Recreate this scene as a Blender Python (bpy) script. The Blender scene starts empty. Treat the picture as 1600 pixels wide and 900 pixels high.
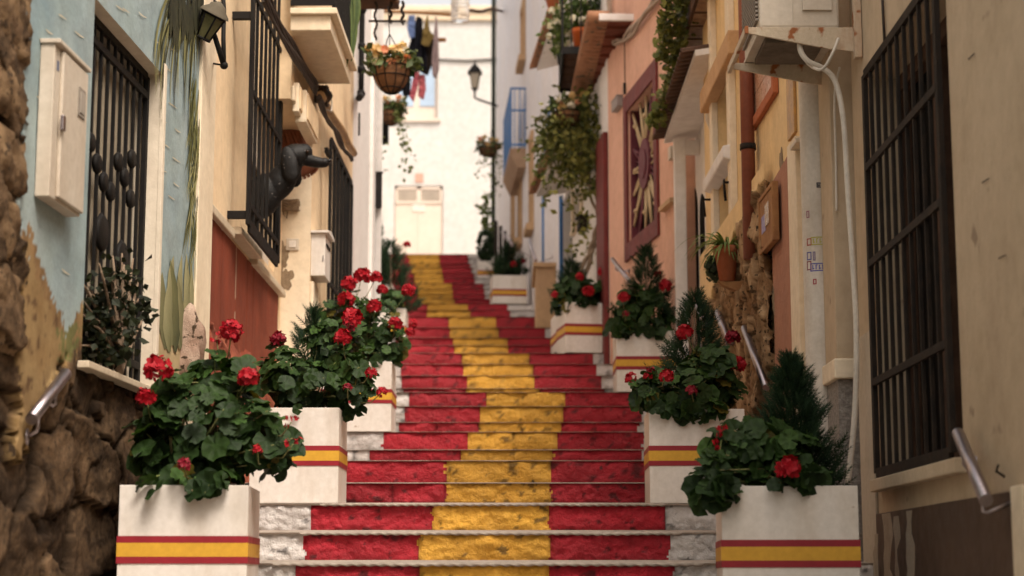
import bpy, bmesh, math, random
from mathutils import Vector, Matrix, noise
C = bpy.context.collection
PI = math.pi
rnd = random.Random(7)
# ------------------------------------------------------------------ camera mapping
F = 2800.0
PITCH = math.atan(450 / F)
CPI, SPI = math.cos(PITCH), math.sin(PITCH)
def D(px, py):
    u, v = px - 800, 450 - py
    return Vector((u, F * CPI - v * SPI, F * SPI + v * CPI))
def U(px, py, d):
    r = D(px, py); return r * (d / r.y)
def PX(p):
    yc = p.y * CPI + p.z * SPI; zc = -p.y * SPI + p.z * CPI
    return 800 + F * p.x / yc, 450 - F * zc / yc
def lerp(a, b, t): return a + (b - a) * t
def interp(x, pts):
    if x <= pts[0][0]: return pts[0][1]
    for (a, b), (c, d) in zip(pts, pts[1:]):
        if x <= c: return lerp(b, d, (x - a) / (c - a)) if c > a else d
    return pts[-1][1]
def fbm(p, o=4): return noise.fractal(p, 1.0, 2.0, o, noise_basis='PERLIN_ORIGINAL')
# ------------------------------------------------------------------ frames
class Fr:
    def __init__(s, o, t, n): s.o, s.t, s.n = Vector(o), Vector(t), Vector(n)
    def P(s, a, b, c): return s.o + s.t * a + s.n * b + Vector((0, 0, c))
class Wall(Fr):
    """vertical wall plane through two plan points; n looks to the street"""
    def __init__(s, a, b, side):
        o = Vector((a[0], a[1], 0)); t = Vector((b[0] - a[0], b[1] - a[1], 0)); s.L = t.length; t.normalize()
        n = Vector((t.y, -t.x, 0)) if side == 'L' else Vector((-t.y, t.x, 0))
        super().__init__(o, t, n)
    def hit(s, px, py, n=0.0):
        r = D(px, py); o = s.o + s.n * n; k = o.dot(s.n) / r.dot(s.n); p = r * k
        return (p - s.o).dot(s.t), p.z
    def S(s, px, n=0.0, py=500): return s.hit(px, py, n)[0]
    def Z(s, px, py, n=0.0): return s.hit(px, py, n)[1]
WF = Fr((0, 0, 0), (1, 0, 0), (0, 1, 0))
# ------------------------------------------------------------------ mesh builder
class MB:
    def __init__(s): s.v, s.f, s.m, s.sm, s.col = [], [], [], [], None
    def add(s, vs, fs, mi=0, smooth=False):
        b = len(s.v); s.v += [Vector(v) for v in vs]
        for f in fs: s.f.append(tuple(i + b for i in f)); s.m.append(mi); s.sm.append(smooth)
        return s
    def box(s, fr, a0, a1, b0, b1, c0, c1, mi=0):
        vs = [fr.P(a, b, c) for c in (c0, c1) for b in (b0, b1) for a in (a0, a1)]
        return s.add(vs, [(0, 1, 3, 2), (4, 6, 7, 5), (0, 4, 5, 1), (2, 3, 7, 6), (0, 2, 6, 4), (1, 5, 7, 3)], mi)
    def prism(s, fr, poly, n0, n1, mi=0):
        k = len(poly)
        vs = [fr.P(a, n0, c) for a, c in poly] + [fr.P(a, n1, c) for a, c in poly]
        return s.add(vs, [tuple(range(k)), tuple(range(2 * k - 1, k - 1, -1))] + [(i, (i + 1) % k, k + (i + 1) % k, k + i) for i in range(k)], mi)
    def tube(s, pts, r, seg=8, mi=0, smooth=True, closed=False):
        pts = [Vector(p) for p in pts]; k = len(pts)
        rs = r if isinstance(r, (list, tuple)) else [r] * k
        vs, ref = [], None
        for i, p in enumerate(pts):
            a = pts[(i - 1) % k] if (i or closed) else p; b = pts[(i + 1) % k] if (i < k - 1 or closed) else p
            d = (b - a); d = d.normalized() if d.length > 1e-9 else Vector((0, 0, 1))
            if ref is None: ref = d.orthogonal().normalized()
            ref = (ref - d * ref.dot(d)); ref = ref.normalized() if ref.length > 1e-6 else d.orthogonal().normalized()
            q = d.cross(ref)
            for j in range(seg):
                t = 2 * PI * j / seg; vs.append(p + (ref * math.cos(t) + q * math.sin(t)) * rs[i])
        fs = []
        for i in range(k if closed else k - 1):
            for j in range(seg):
                i2 = (i + 1) % k; j2 = (j + 1) % seg
                fs.append((i * seg + j, i * seg + j2, i2 * seg + j2, i2 * seg + j))
        s.add(vs, fs, mi, smooth)
        if not closed:
            b = len(s.v) - len(vs)
            s.f += [tuple(b + j for j in range(seg))[::-1], tuple(b + (k - 1) * seg + j for j in range(seg))]; s.m += [mi, mi]; s.sm += [False, False]
        return s
    def lathe(s, c, prof, seg=20, axis=(0, 0, 1), mi=0, smooth=True, a0=0, a1=2 * PI):
        c = Vector(c); ax = Vector(axis).normalized(); x = ax.orthogonal().normalized(); y = ax.cross(x)
        full = abs(a1 - a0 - 2 * PI) < 1e-6; n = seg if full else seg + 1
        vs = [c + ax * h + (x * math.cos(a0 + (a1 - a0) * j / seg) + y * math.sin(a0 + (a1 - a0) * j / seg)) * r for r, h in prof for j in range(n)]
        fs = [(i * n + j, i * n + (j + 1) % n, (i + 1) * n + (j + 1) % n, (i + 1) * n + j) for i in range(len(prof) - 1) for j in range(seg)]
        return s.add(vs, fs, mi, smooth)
    def ball(s, c, r, seg=12, mi=0, sq=(1, 1, 1), M=None):
        c = Vector(c); vs, fs = [], []; rg = seg // 2
        for i in range(rg + 1):
            for j in range(seg):
                t, a = PI * i / rg, 2 * PI * j / seg
                p = Vector((math.sin(t) * math.cos(a) * sq[0], math.sin(t) * math.sin(a) * sq[1], math.cos(t) * sq[2])) * r
                vs.append(c + (M @ p if M else p))
        for i in range(rg):
            for j in range(seg): fs.append((i * seg + j, (i + 1) * seg + j, (i + 1) * seg + (j + 1) % seg, i * seg + (j + 1) % seg))
        return s.add(vs, fs, mi, True)
ORG = {}
def obj(name, mb, mats, parent=None, bevel=0, loc=None, fix=True):
    me = bpy.data.meshes.new(name)
    if parent is not None: o0 = ORG[parent.name]
    elif loc is not None: o0 = Vector(loc)
    else:
        xs = [v.x for v in mb.v]; ys = [v.y for v in mb.v]; zs = [v.z for v in mb.v]
        o0 = Vector(((min(xs) + max(xs)) / 2, (min(ys) + max(ys)) / 2, min(zs)))
    me.from_pydata([v - o0 for v in mb.v], [], mb.f)
    for m in (mats if isinstance(mats, (list, tuple)) else [mats]): me.materials.append(m)
    me.polygons.foreach_set('material_index', mb.m); me.polygons.foreach_set('use_smooth', mb.sm)
    if mb.col is not None:
        a = me.color_attributes.new('Col', 'FLOAT_COLOR', 'POINT')
        a.data.foreach_set('color', [x for c in mb.col for x in (c[0], c[1], c[2], 1.0)])
    if fix and len(me.polygons) < 6000:
        b = bmesh.new(); b.from_mesh(me); bmesh.ops.recalc_face_normals(b, faces=b.faces[:]); b.to_mesh(me); b.free()
    me.update()
    o = bpy.data.objects.new(name, me); C.objects.link(o)
    if parent is not None: o.parent = parent
    else: o.location = o0
    ORG[o.name] = o0
    if bevel:
        bv = o.modifiers.new('bevel', 'BEVEL'); bv.width = bevel; bv.segments = 2; bv.limit_method = 'ANGLE'; bv.angle_limit = 0.7
    return o
def tag(o, label=None, cat=None, group=None, kind=None):
    if label: o['label'] = label
    if cat: o['category'] = cat
    if group: o['group'] = group
    if kind: o['kind'] = kind
    return o
def thing(name, label, cat, loc, group=None, kind=None):
    o = bpy.data.objects.new(name, None); C.objects.link(o); o.location = loc; o.empty_display_size = 0.1
    ORG[o.name] = Vector(loc)
    return tag(o, label, cat, group, kind)
# ------------------------------------------------------------------ materials
def mat(name, c1, c2=None, scale=3.0, rough=0.85, bump=0.25, bscale=60.0, metal=0.0, spec=0.3, streak=None, sf=0.24,
        attr=False, transl=0.0, coat=0.0, speck=None, bdist=0.01, lo=0.38, hi=0.66):
    m = bpy.data.materials.new(name); m.use_nodes = True; nt = m.node_tree; N, L = nt.nodes, nt.links
    bs = N['Principled BSDF']; out = N['Material Output']
    tc = N.new('ShaderNodeTexCoord')
    def nz(sc, det=6, r=0.6, vec=None):
        n = N.new('ShaderNodeTexNoise'); n.inputs['Scale'].default_value = sc; n.inputs['Detail'].default_value = det; n.inputs['Roughness'].default_value = r
        L.new(vec or tc.outputs['Object'], n.inputs['Vector']); return n.outputs['Fac']
    def ramp(f, a, b):
        r = N.new('ShaderNodeMapRange'); r.inputs['From Min'].default_value = a; r.inputs['From Max'].default_value = b; L.new(f, r.inputs['Value']); return r.outputs['Result']
    def mix(f, a, b, mode='MIX'):
        x = N.new('ShaderNodeMix'); x.data_type = 'RGBA'; x.blend_type = mode
        if isinstance(f, float): x.inputs['Factor'].default_value = f
        else: L.new(f, x.inputs['Factor'])
        for k, c in ((6, a), (7, b)):
            if isinstance(c, tuple): x.inputs[k].default_value = (*c[:3], 1)
            else: L.new(c, x.inputs[k])
        return x.outputs[2]
    if attr:
        at = N.new('ShaderNodeAttribute'); at.attribute_name = 'Col'; base = at.outputs['Color']
        k = ramp(nz(scale), lo - 0.1, hi + 0.1); col = mix(k, mix(1.0, base, (0.72, 0.70, 0.68), 'MULTIPLY'), base)
    else:
        c2 = c2 or tuple(x * 0.8 for x in c1)
        col = mix(ramp(nz(scale), lo, hi), c1, c2)
    if name.endswith('step_paint'):
        at = N.new('ShaderNodeAttribute'); at.attribute_name = 'Col'; col = mix(1.0, col, at.outputs['Color'], 'MULTIPLY')
    col = mix(ramp(nz(scale * 9, 4), 0.3, 0.75), col, mix(1.0, col, (0.84, 0.83, 0.81), 'MULTIPLY'))
    if streak:
        mp = N.new('ShaderNodeMapping'); mp.inputs['Scale'].default_value = (3, 3, 0.7); L.new(tc.outputs['Object'], mp.inputs['Vector'])
        f = ramp(nz(1.6, 7, 0.65, mp.outputs['Vector']), 0.48, 0.72)
        mm = N.new('ShaderNodeMath'); mm.operation = 'MULTIPLY'; L.new(f, mm.inputs[0]); mm.inputs[1].default_value = sf
        col = mix(mm.outputs[0], col, streak)
    if speck:
        f = ramp(nz(speck[1], 3, 0.5), speck[2], speck[2] + 0.05); col = mix(f, col, speck[0])
    L.new(col, bs.inputs['Base Color'])
    bs.inputs['Roughness'].default_value = rough; bs.inputs['Metallic'].default_value = metal
    bs.inputs['Specular IOR Level'].default_value = spec; bs.inputs['Coat Weight'].default_value = coat
    rr = N.new('ShaderNodeMapRange'); L.new(nz(scale * 4, 4), rr.inputs['Value'])
    rr.inputs['To Min'].default_value = max(0.05, rough - 0.15); rr.inputs['To Max'].default_value = min(1, rough + 0.15); L.new(rr.outputs['Result'], bs.inputs['Roughness'])
    if bump:
        b = N.new('ShaderNodeBump'); b.inputs['Strength'].default_value = bump; b.inputs['Distance'].default_value = bdist
        L.new(nz(bscale, 8, 0.65), b.inputs['Height']); L.new(b.outputs['Normal'], bs.inputs['Normal'])
    if transl:
        t = N.new('ShaderNodeBsdfTranslucent'); L.new(mix(1.0, col, (1.0, 1.0, 0.5), 'MULTIPLY'), t.inputs['Color'])
        ms = N.new('ShaderNodeMixShader'); ms.inputs[0].default_value = transl
        L.new(bs.outputs[0], ms.inputs[1]); L.new(t.outputs[0], ms.inputs[2]); L.new(ms.outputs[0], out.inputs['Surface'])
    return m
M = {}
M['mural'] = mat('mural_paint', (1, 1, 1), attr=True, scale=6, bump=0.35, bscale=25, rough=0.85)
M['frond'] = mat('painted_frond', (1, 1, 1), attr=True, scale=8, bump=0.1)
M['stone'] = mat('rubble_stone', (1, 1, 1), attr=True, scale=14, bump=0.9, bscale=45, bdist=0.012, rough=0.95, spec=.1, speck=((0.06, 0.04, 0.025), 26, 0.60))
M['cream'] = mat('cream_plaster', (0.84, 0.65, 0.43), (0.79, 0.59, 0.37), 1.5, bump=0.3, bscale=30, streak=(0.45, 0.30, 0.17))
M['cream_pale'] = mat('pale_cream_plaster', (0.82, 0.70, 0.53), (0.76, 0.63, 0.46), 2, bump=0.3, bscale=30, streak=(0.5, 0.38, 0.26))
M['reveal'] = mat('reveal_plaster', (0.78, 0.69, 0.56), (0.72, 0.62, 0.5), 2, bump=0.2, streak=(0.45, 0.36, 0.27))
M['white_wall'] = mat('white_plaster', (0.82, 0.78, 0.75), (0.77, 0.73, 0.70), 1.2, bump=0.25, bscale=25, streak=(0.52, 0.46, 0.42), sf=0.3)
M['lilac_wall'] = mat('lilac_white_plaster', (0.76, 0.75, 0.79), (0.79, 0.75, 0.75), 0.8, bump=0.25, bscale=25, streak=(0.5, 0.44, 0.42), sf=0.3)
M['end_wall'] = mat('end_white_plaster', (0.60, 0.585, 0.57), (0.57, 0.555, 0.54), 0.6, bump=0.15, bscale=15, streak=(0.70, 0.65, 0.58), sf=0.3)
M['pink'] = mat('pink_plaster', (0.74, 0.44, 0.32), (0.69, 0.40, 0.29), 1.2, bump=0.3, bscale=30, streak=(0.45, 0.24, 0.17), sf=0.3)
M['salmon'] = mat('salmon_plaster', (0.45, 0.21, 0.13), (0.38, 0.18, 0.12), 2.5, bump=0.5, bscale=30, streak=(0.3, 0.16, 0.1))
M['yellow_wall'] = mat('yellow_plaster', (0.82, 0.59, 0.30), (0.74, 0.53, 0.28), 1.8, bump=0.35, bscale=30, streak=(0.4, 0.27, 0.14))
M['beige'] = mat('beige_plaster', (0.55, 0.43, 0.30), (0.48, 0.37, 0.25), 1.3, bump=0.35, bscale=22, streak=(0.30, 0.21, 0.14), sf=0.28, speck=((0.30, 0.22, 0.15), 5, 0.66))
M['pebble'] = mat('pebbledash', (0.42, 0.38, 0.34), (0.25, 0.22, 0.2), 45, bump=1.0, bscale=55, bdist=0.03)
M['tan'] = mat('tan_plaster', (0.55, 0.36, 0.20), (0.48, 0.31, 0.18), 1.5, streak=(0.35, 0.22, 0.13))
M['brownwall'] = mat('brown_plaster', (0.30, 0.19, 0.12), (0.24, 0.15, 0.09), 3, bump=0.4)
M['red_paint'] = mat('red_step_paint', (0.44, 0.011, 0.026), (0.35, 0.009, 0.021), 3.0, rough=0.5, bump=0.9, bscale=26, bdist=0.03, spec=0.4, streak=(0.20, 0.01, 0.015), speck=((0.07, 0.02, 0.02), 9, 0.70))
M['yel_paint'] = mat('yellow_step_paint', (0.78, 0.42, 0.055), (0.70, 0.36, 0.042), 3.0, rough=0.5, bump=0.9, bscale=26, bdist=0.03, spec=0.4, streak=(0.40, 0.19, 0.025), speck=((0.10, 0.06, 0.02), 9, 0.71))
M['wht_paint'] = mat('white_step_paint', (0.74, 0.70, 0.68), (0.66, 0.62, 0.60), 3.0, rough=0.6, bump=0.9, bscale=26, bdist=0.03, streak=(0.45, 0.40, 0.37), speck=((0.25, 0.2, 0.17), 9, 0.70))
M['tread'] = mat('worn_tread', (0.42, 0.36, 0.31), (0.30, 0.25, 0.21), 4.0, bump=0.7, bscale=40, streak=(0.3, 0.24, 0.2))
M['ground'] = mat('earth_paving', (0.28, 0.24, 0.20), (0.22, 0.19, 0.16), 0.5, bump=0.4, bscale=8)
M['box_white'] = mat('planter_white', (0.78, 0.73, 0.68), (0.74, 0.69, 0.63), 3, rough=0.45, bump=0.08, bscale=14, spec=0.4, streak=(0.50, 0.40, 0.30), sf=0.42, speck=((0.4, 0.3, 0.22), 11, 0.71))
M['band_red'] = mat('band_red', (0.30, 0.018, 0.03), (0.27, 0.016, 0.026), 4, rough=0.45, bump=0.05)
M['band_yel'] = mat('band_yellow', (0.68, 0.38, 0.04), (0.62, 0.34, 0.035), 4, rough=0.45, bump=0.05)
M['soil'] = mat('soil', (0.05, 0.035, 0.025), (0.03, 0.02, 0.015), 20, bump=1.0, bscale=60)
M['leaf'] = mat('geranium_leaf', (1, 1, 1), attr=True, scale=22, rough=0.55, bump=0.35, bscale=90, spec=0.25, transl=0.22)
M['needle'] = mat('conifer_spray', (1, 1, 1), attr=True, scale=8, rough=0.65, bump=0, spec=0.2, transl=0.12)
M['stem'] = mat('green_stem', (0.14, 0.17, 0.05), (0.22, 0.17, 0.09), 12, bump=0.2)
M['bark'] = mat('bark', (0.22, 0.15, 0.10), (0.32, 0.24, 0.17), 12, bump=0.8, bscale=40)
M['petal_red'] = mat('geranium_petal', (0.44, 0.005, 0.016), (0.33, 0.004, 0.014), 40, rough=0.6, bump=0, transl=0.15)
M['petal_dark'] = mat('faded_geranium_petal', (0.30, 0.01, 0.03), (0.20, 0.008, 0.02), 40, rough=0.6, bump=0, transl=0.2)
M['petal_orange'] = mat('orange_petal', (0.80, 0.40, 0.25), (0.80, 0.30, 0.16), 30, rough=0.6, bump=0, transl=0.25)
M['petal_yellow'] = mat('yellow_petal', (0.80, 0.62, 0.32), (0.80, 0.52, 0.24), 30, rough=0.6, bump=0, transl=0.25)
M['petal_white'] = mat('white_petal', (0.82, 0.78, 0.68), (0.80, 0.70, 0.55), 30, rough=0.6, bump=0, transl=0.25)
M['iron'] = mat('black_iron', (0.008, 0.007, 0.007), (0.014, 0.012, 0.010), 8, rough=0.65, bump=0.15, bscale=80, spec=0.15)
M['iron_rust'] = mat('weathered_iron', (0.018, 0.014, 0.012), (0.035, 0.024, 0.017), 10, rough=0.75, bump=0.3, spec=.15)
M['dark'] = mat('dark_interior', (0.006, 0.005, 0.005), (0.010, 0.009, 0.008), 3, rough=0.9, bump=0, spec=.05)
M['steel'] = mat('brushed_steel', (0.42, 0.37, 0.39), (0.34, 0.30, 0.32), 12, rough=0.36, bump=0.05, bscale=200, metal=1.0)
M['oldwhite'] = mat('old_white_metal', (0.62, 0.55, 0.46), (0.56, 0.48, 0.39), 3, rough=0.5, bump=0.1, streak=(0.40, 0.30, 0.2))
M['rusty'] = mat('rusty_cream_metal', (0.58, 0.48, 0.36), (0.52, 0.42, 0.30), 5, rough=0.6, bump=0.3, streak=(0.34, 0.13, 0.04), sf=0.6, speck=((0.28, 0.09, 0.025), 9, 0.56))
M['marble'] = mat('cream_marble', (0.68, 0.58, 0.44), (0.58, 0.47, 0.34), 6, rough=0.5, bump=0.15)
M['wainscot'] = mat('red_wainscot', (1, 1, 1), attr=True, scale=5, bump=0.5, bscale=30, rough=0.8)
M['wood_dk'] = mat('dark_wood', (0.10, 0.05, 0.028), (0.06, 0.03, 0.018), 6, bump=0.4, bscale=40)
M['wood_md'] = mat('mid_wood', (0.36, 0.18, 0.07), (0.26, 0.12, 0.05), 5, bump=0.4, bscale=30, streak=(0.15, 0.07, 0.03))
M['brownpanel'] = mat('brown_dado', (0.085, 0.048, 0.03), (0.06, 0.034, 0.022), 3, rough=0.6, bump=0.25, bscale=20, streak=(0.14, 0.085, 0.055))
M['peel'] = mat('peeled_plaster', (0.42, 0.35, 0.27), (0.35, 0.28, 0.21), 6, bump=0.5)
M['greypatch'] = mat('bare_mortar', (0.30, 0.22, 0.14), (0.20, 0.14, 0.09), 16, bump=0.8)
M['maroon'] = mat('maroon_paint', (0.17, 0.025, 0.022), (0.13, 0.02, 0.018), 4, rough=0.6, bump=0.2)
M['plum'] = mat('plum_paint', (0.15, 0.03, 0.045), (0.12, 0.025, 0.035), 4, rough=0.6, bump=0.2)
M['stick'] = mat('cane', (0.62, 0.47, 0.28), (0.5, 0.36, 0.2), 14, rough=0.6, bump=0.2)
M['terracotta'] = mat('terracotta', (0.44, 0.13, 0.05), (0.36, 0.10, 0.04), 5, bump=0.25, streak=(0.5, 0.28, 0.18), sf=0.3)
M['orange_pot'] = mat('orange_plastic_pot', (0.62, 0.14, 0.03), (0.54, 0.12, 0.03), 3, rough=0.5, bump=0.05)
M['tile'] = mat('roof_tile', (0.40, 0.20, 0.11), (0.28, 0.14, 0.08), 7, bump=0.5, speck=((0.12, 0.09, 0.06), 10, 0.6))
M['tile_dk'] = mat('dark_roof_tile', (0.13, 0.07, 0.045), (0.08, 0.045, 0.03), 7, bump=0.5)
M['tile_red'] = mat('red_eave_boards', (0.20, 0.06, 0.035), (0.14, 0.04, 0.025), 5, bump=0.5, streak=(0.08, 0.025, 0.015))
M['pipe_brown'] = mat('copper_brown_pipe', (0.27, 0.085, 0.045), (0.20, 0.06, 0.035), 4, rough=0.45, bump=0.1, streak=(0.12, 0.04, 0.03))
M['pipe_white'] = mat('white_painted_pipe', (0.62, 0.56, 0.49), (0.52, 0.46, 0.39), 5, rough=0.5, bump=0.15, streak=(0.40, 0.32, 0.24), sf=0.6)
M['cable_white'] = mat('white_cable', (0.66, 0.60, 0.52), None, 5, rough=0.5, bump=0)
M['cable_tan'] = mat('tan_wrapped_pipe', (0.46, 0.28, 0.12), (0.30, 0.17, 0.07), 9, rough=0.4, bump=0.5, bscale=25)
M['cable_blk'] = mat('black_cable', (0.02, 0.016, 0.013), (0.05, 0.03, 0.02), 14, rough=0.6, bump=0.2)
M['blue'] = mat('blue_paint', (0.06, 0.19, 0.46), (0.05, 0.16, 0.4), 4, rough=0.5, bump=0.1)
M['blue_pane'] = mat('pale_blue_glass', (0.38, 0.50, 0.66), (0.34, 0.45, 0.6), 2, rough=0.15, bump=0, spec=0.6)
M['door_cream'] = mat('cream_door', (0.70, 0.60, 0.52), (0.66, 0.56, 0.48), 2, rough=0.5, bump=0.1, streak=(0.55, 0.45, 0.38), sf=0.3)
M['door_glass'] = mat('door_transom_glass', (0.36, 0.30, 0.24), (0.30, 0.25, 0.2), 2, rough=0.2, bump=0, spec=0.6)
M['lampglass'] = mat('frosted_lamp_glass', (0.62, 0.54, 0.44), (0.55, 0.47, 0.38), 4, rough=0.25, bump=0, spec=0.6, transl=0.4)
M['greenglass'] = mat('greenish_lamp_glass', (0.20, 0.19, 0.09), (0.11, 0.105, 0.05), 9, rough=0.2, bump=0.1, spec=0.6, transl=0.3)
M['coir'] = mat('coir_basket', (0.20, 0.095, 0.04), (0.12, 0.055, 0.025), 14, bump=0.9, bscale=70)
M['shutter'] = mat('pale_shutter', (0.42, 0.36, 0.27), (0.36, 0.30, 0.22), 4, rough=0.6, bump=0.1)
M['curtain'] = mat('white_curtain', (0.75, 0.68, 0.58), (0.66, 0.58, 0.48), 4, rough=0.8, bump=0.1)
M['fur'] = mat('black_fur', (0.006, 0.0055, 0.0055), (0.010, 0.009, 0.009), 30, rough=0.5, bump=0.5, bscale=70, bdist=0.01, spec=0.25, speck=((0.20, 0.18, 0.17), 44, 0.655))
M['slatbrick'] = mat('red_brown_slat', (0.34, 0.14, 0.085), (0.24, 0.09, 0.055), 9, bump=0.5)
M['rope'] = mat('old_rope', (0.25, 0.17, 0.10), (0.15, 0.1, 0.06), 30, bump=0.6)
def cloth(c): return mat('laundry_cloth', c, tuple(x * 0.75 for x in c), 6, rough=0.95, bump=0.3, bscale=80, spec=0.1)

# ------------------------------------------------------------------ wall lines of the street (plan, metres from the eye)
L1 = Wall((-2.17, 1.0), (-1.72, 10.0), 'L')
L2A = Wall((-1.95, 10.0), (-1.92, 14.7), 'L')
L2 = Wall((-1.68, 14.7), (-1.64, 18.0), 'L')
L3 = Wall((-1.70, 18.01), (-1.745, 21.8), 'L')
L4 = Wall((-2.7, 22.4), (-4.7, 55.0), 'L')
R1 = Wall((1.77, 1.0), (1.77, 9.05), 'R')
R2 = Wall((1.71, 9.05), (1.62, 14.7), 'R')
R3 = Wall((1.78, 13.9), (1.78, 17.0), 'R')
R3F = Wall((1.62, 14.7), (1.62, 17.0), 'R')
PK = Wall((1.60, 17.0), (1.12, 20.3), 'R')
R4 = Wall((1.12, 20.3), (0.705, 25.6), 'R')
R5 = Wall((0.705, 25.6), (-0.40, 44.5), 'R')

# ------------------------------------------------------------------ stairs
STEPS = [  # nosing pixel row, distance, strip of tread seen below (px), paint edges: red0, yellow0, yellow1, red1
    (880, 8.8, 3, 461, 655, 858, 1055), (832, 9.9, 4.5, 476, 654, 860, 1048), (787, 10.9, 3.5, 485, 675, 858, 1040),
    (755, 11.8, 1.5, 520, 695, 861, 1030), (720, 12.7, 1, 530, 698, 861, 1022), (703, 13.5, .5, 577, 720, 863, 1003),
    (675, 14.5, .5, 599, 731, 871, 1006), (660, 15.3, .3, 623, 748, 877, 1000), (635, 16.0, .3, 632, 750, 880, 1003),
    (613, 16.6, .3, 639, 760, 883, 988), (607, 17.3, .3, 630, 728, 843, 945), (587, 18.4, .3, 627, 730, 835, 940),
    (569, 19.4, .3, 626, 724, 833, 932), (552, 20.4, .3, 626, 722, 827, 927), (540, 22.0, .3, 622, 710, 794, 865),
    (528, 24.0, .3, 618, 708, 793, 867), (512, 26.0, .3, 615, 703, 779, 852), (495, 28.5, .3, 612, 701, 775, 845),
    (485, 30.0, 0, 600, 667, 735, 797), (475, 31.5, 0, 605, 668, 731, 793), (467, 33.0, 0, 600, 653, 710, 767),
    (460, 34.2, 0, 600, 652, 707, 758), (452, 35.4, 0, 600, 652, 707, 757), (443, 36.6, 0, 600, 651, 706, 756),
    (435, 37.6, 0, 600, 648, 693, 742), (427, 38.5, 0, 598, 647, 692, 741), (418, 39.4, 0, 596, 643, 690, 737),
    (412, 40.2, 0, 594, 642, 688, 735), (403, 41.2, 0, 592, 640, 687, 732), (397, 42.0, 0, 590, 637, 686, 731)]
rows = []
for i, (y, d, strip, a, b, c, e) in enumerate(STEPS):
    z = U(800, y, d).z
    prev = STEPS[i - 1][0] if i else 928
    zb = U(800, prev - strip, d).z
    xs = [U(px, y, d).x for px in (a, b, c, e)]
    rows.append([d, z, zb, xs])
near = [(7.7, -0.075, -0.19), (6.7, -0.22, -0.34), (5.7, -0.37, -0.49), (4.7, -0.52, -0.64), (3.7, -0.67, -0.79), (2.7, -0.82, -0.94), (1.7, -0.97, -1.09), (0.7, -1.12, -1.24)]
x0 = rows[0][3]
for d, z, zb in near: rows.insert(0, [d, z, zb, [x0[0] - 0.02, x0[1], x0[2], x0[3] + 0.02]])
def left_x(y):
    if y < 10: return L1.o.x + (y - 1) * 0.05
    if y < 14.7: return -1.95
    if y < 21.8: return -1.68 + (y - 14.7) * 0.011
    return -2.7 - (y - 22.4) * 0.0613
def right_x(y):
    return interp(y, [(0, 1.77), (9.05, 1.77), (9.1, 1.71), (13.9, 1.64), (14.2, 1.8), (16.9, 1.8), (17.0, 1.60), (20.3, 1.12), (25.6, 0.705), (44.5, -0.4), (44.6, 2.5)])
PROF = []
for i, r in enumerate(rows):
    PROF.append((r[0], r[2])); PROF.append((r[0] + 1e-4, r[1]))
PROF += [(48, 8.4), (55, 9.83), (70, 12)]
def zt(y): return interp(y, PROF)
stair = thing('stairway', 'long street stairway painted red and yellow like a flag', 'stairs', (0, 0.7, -1.3), kind='structure')
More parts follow.
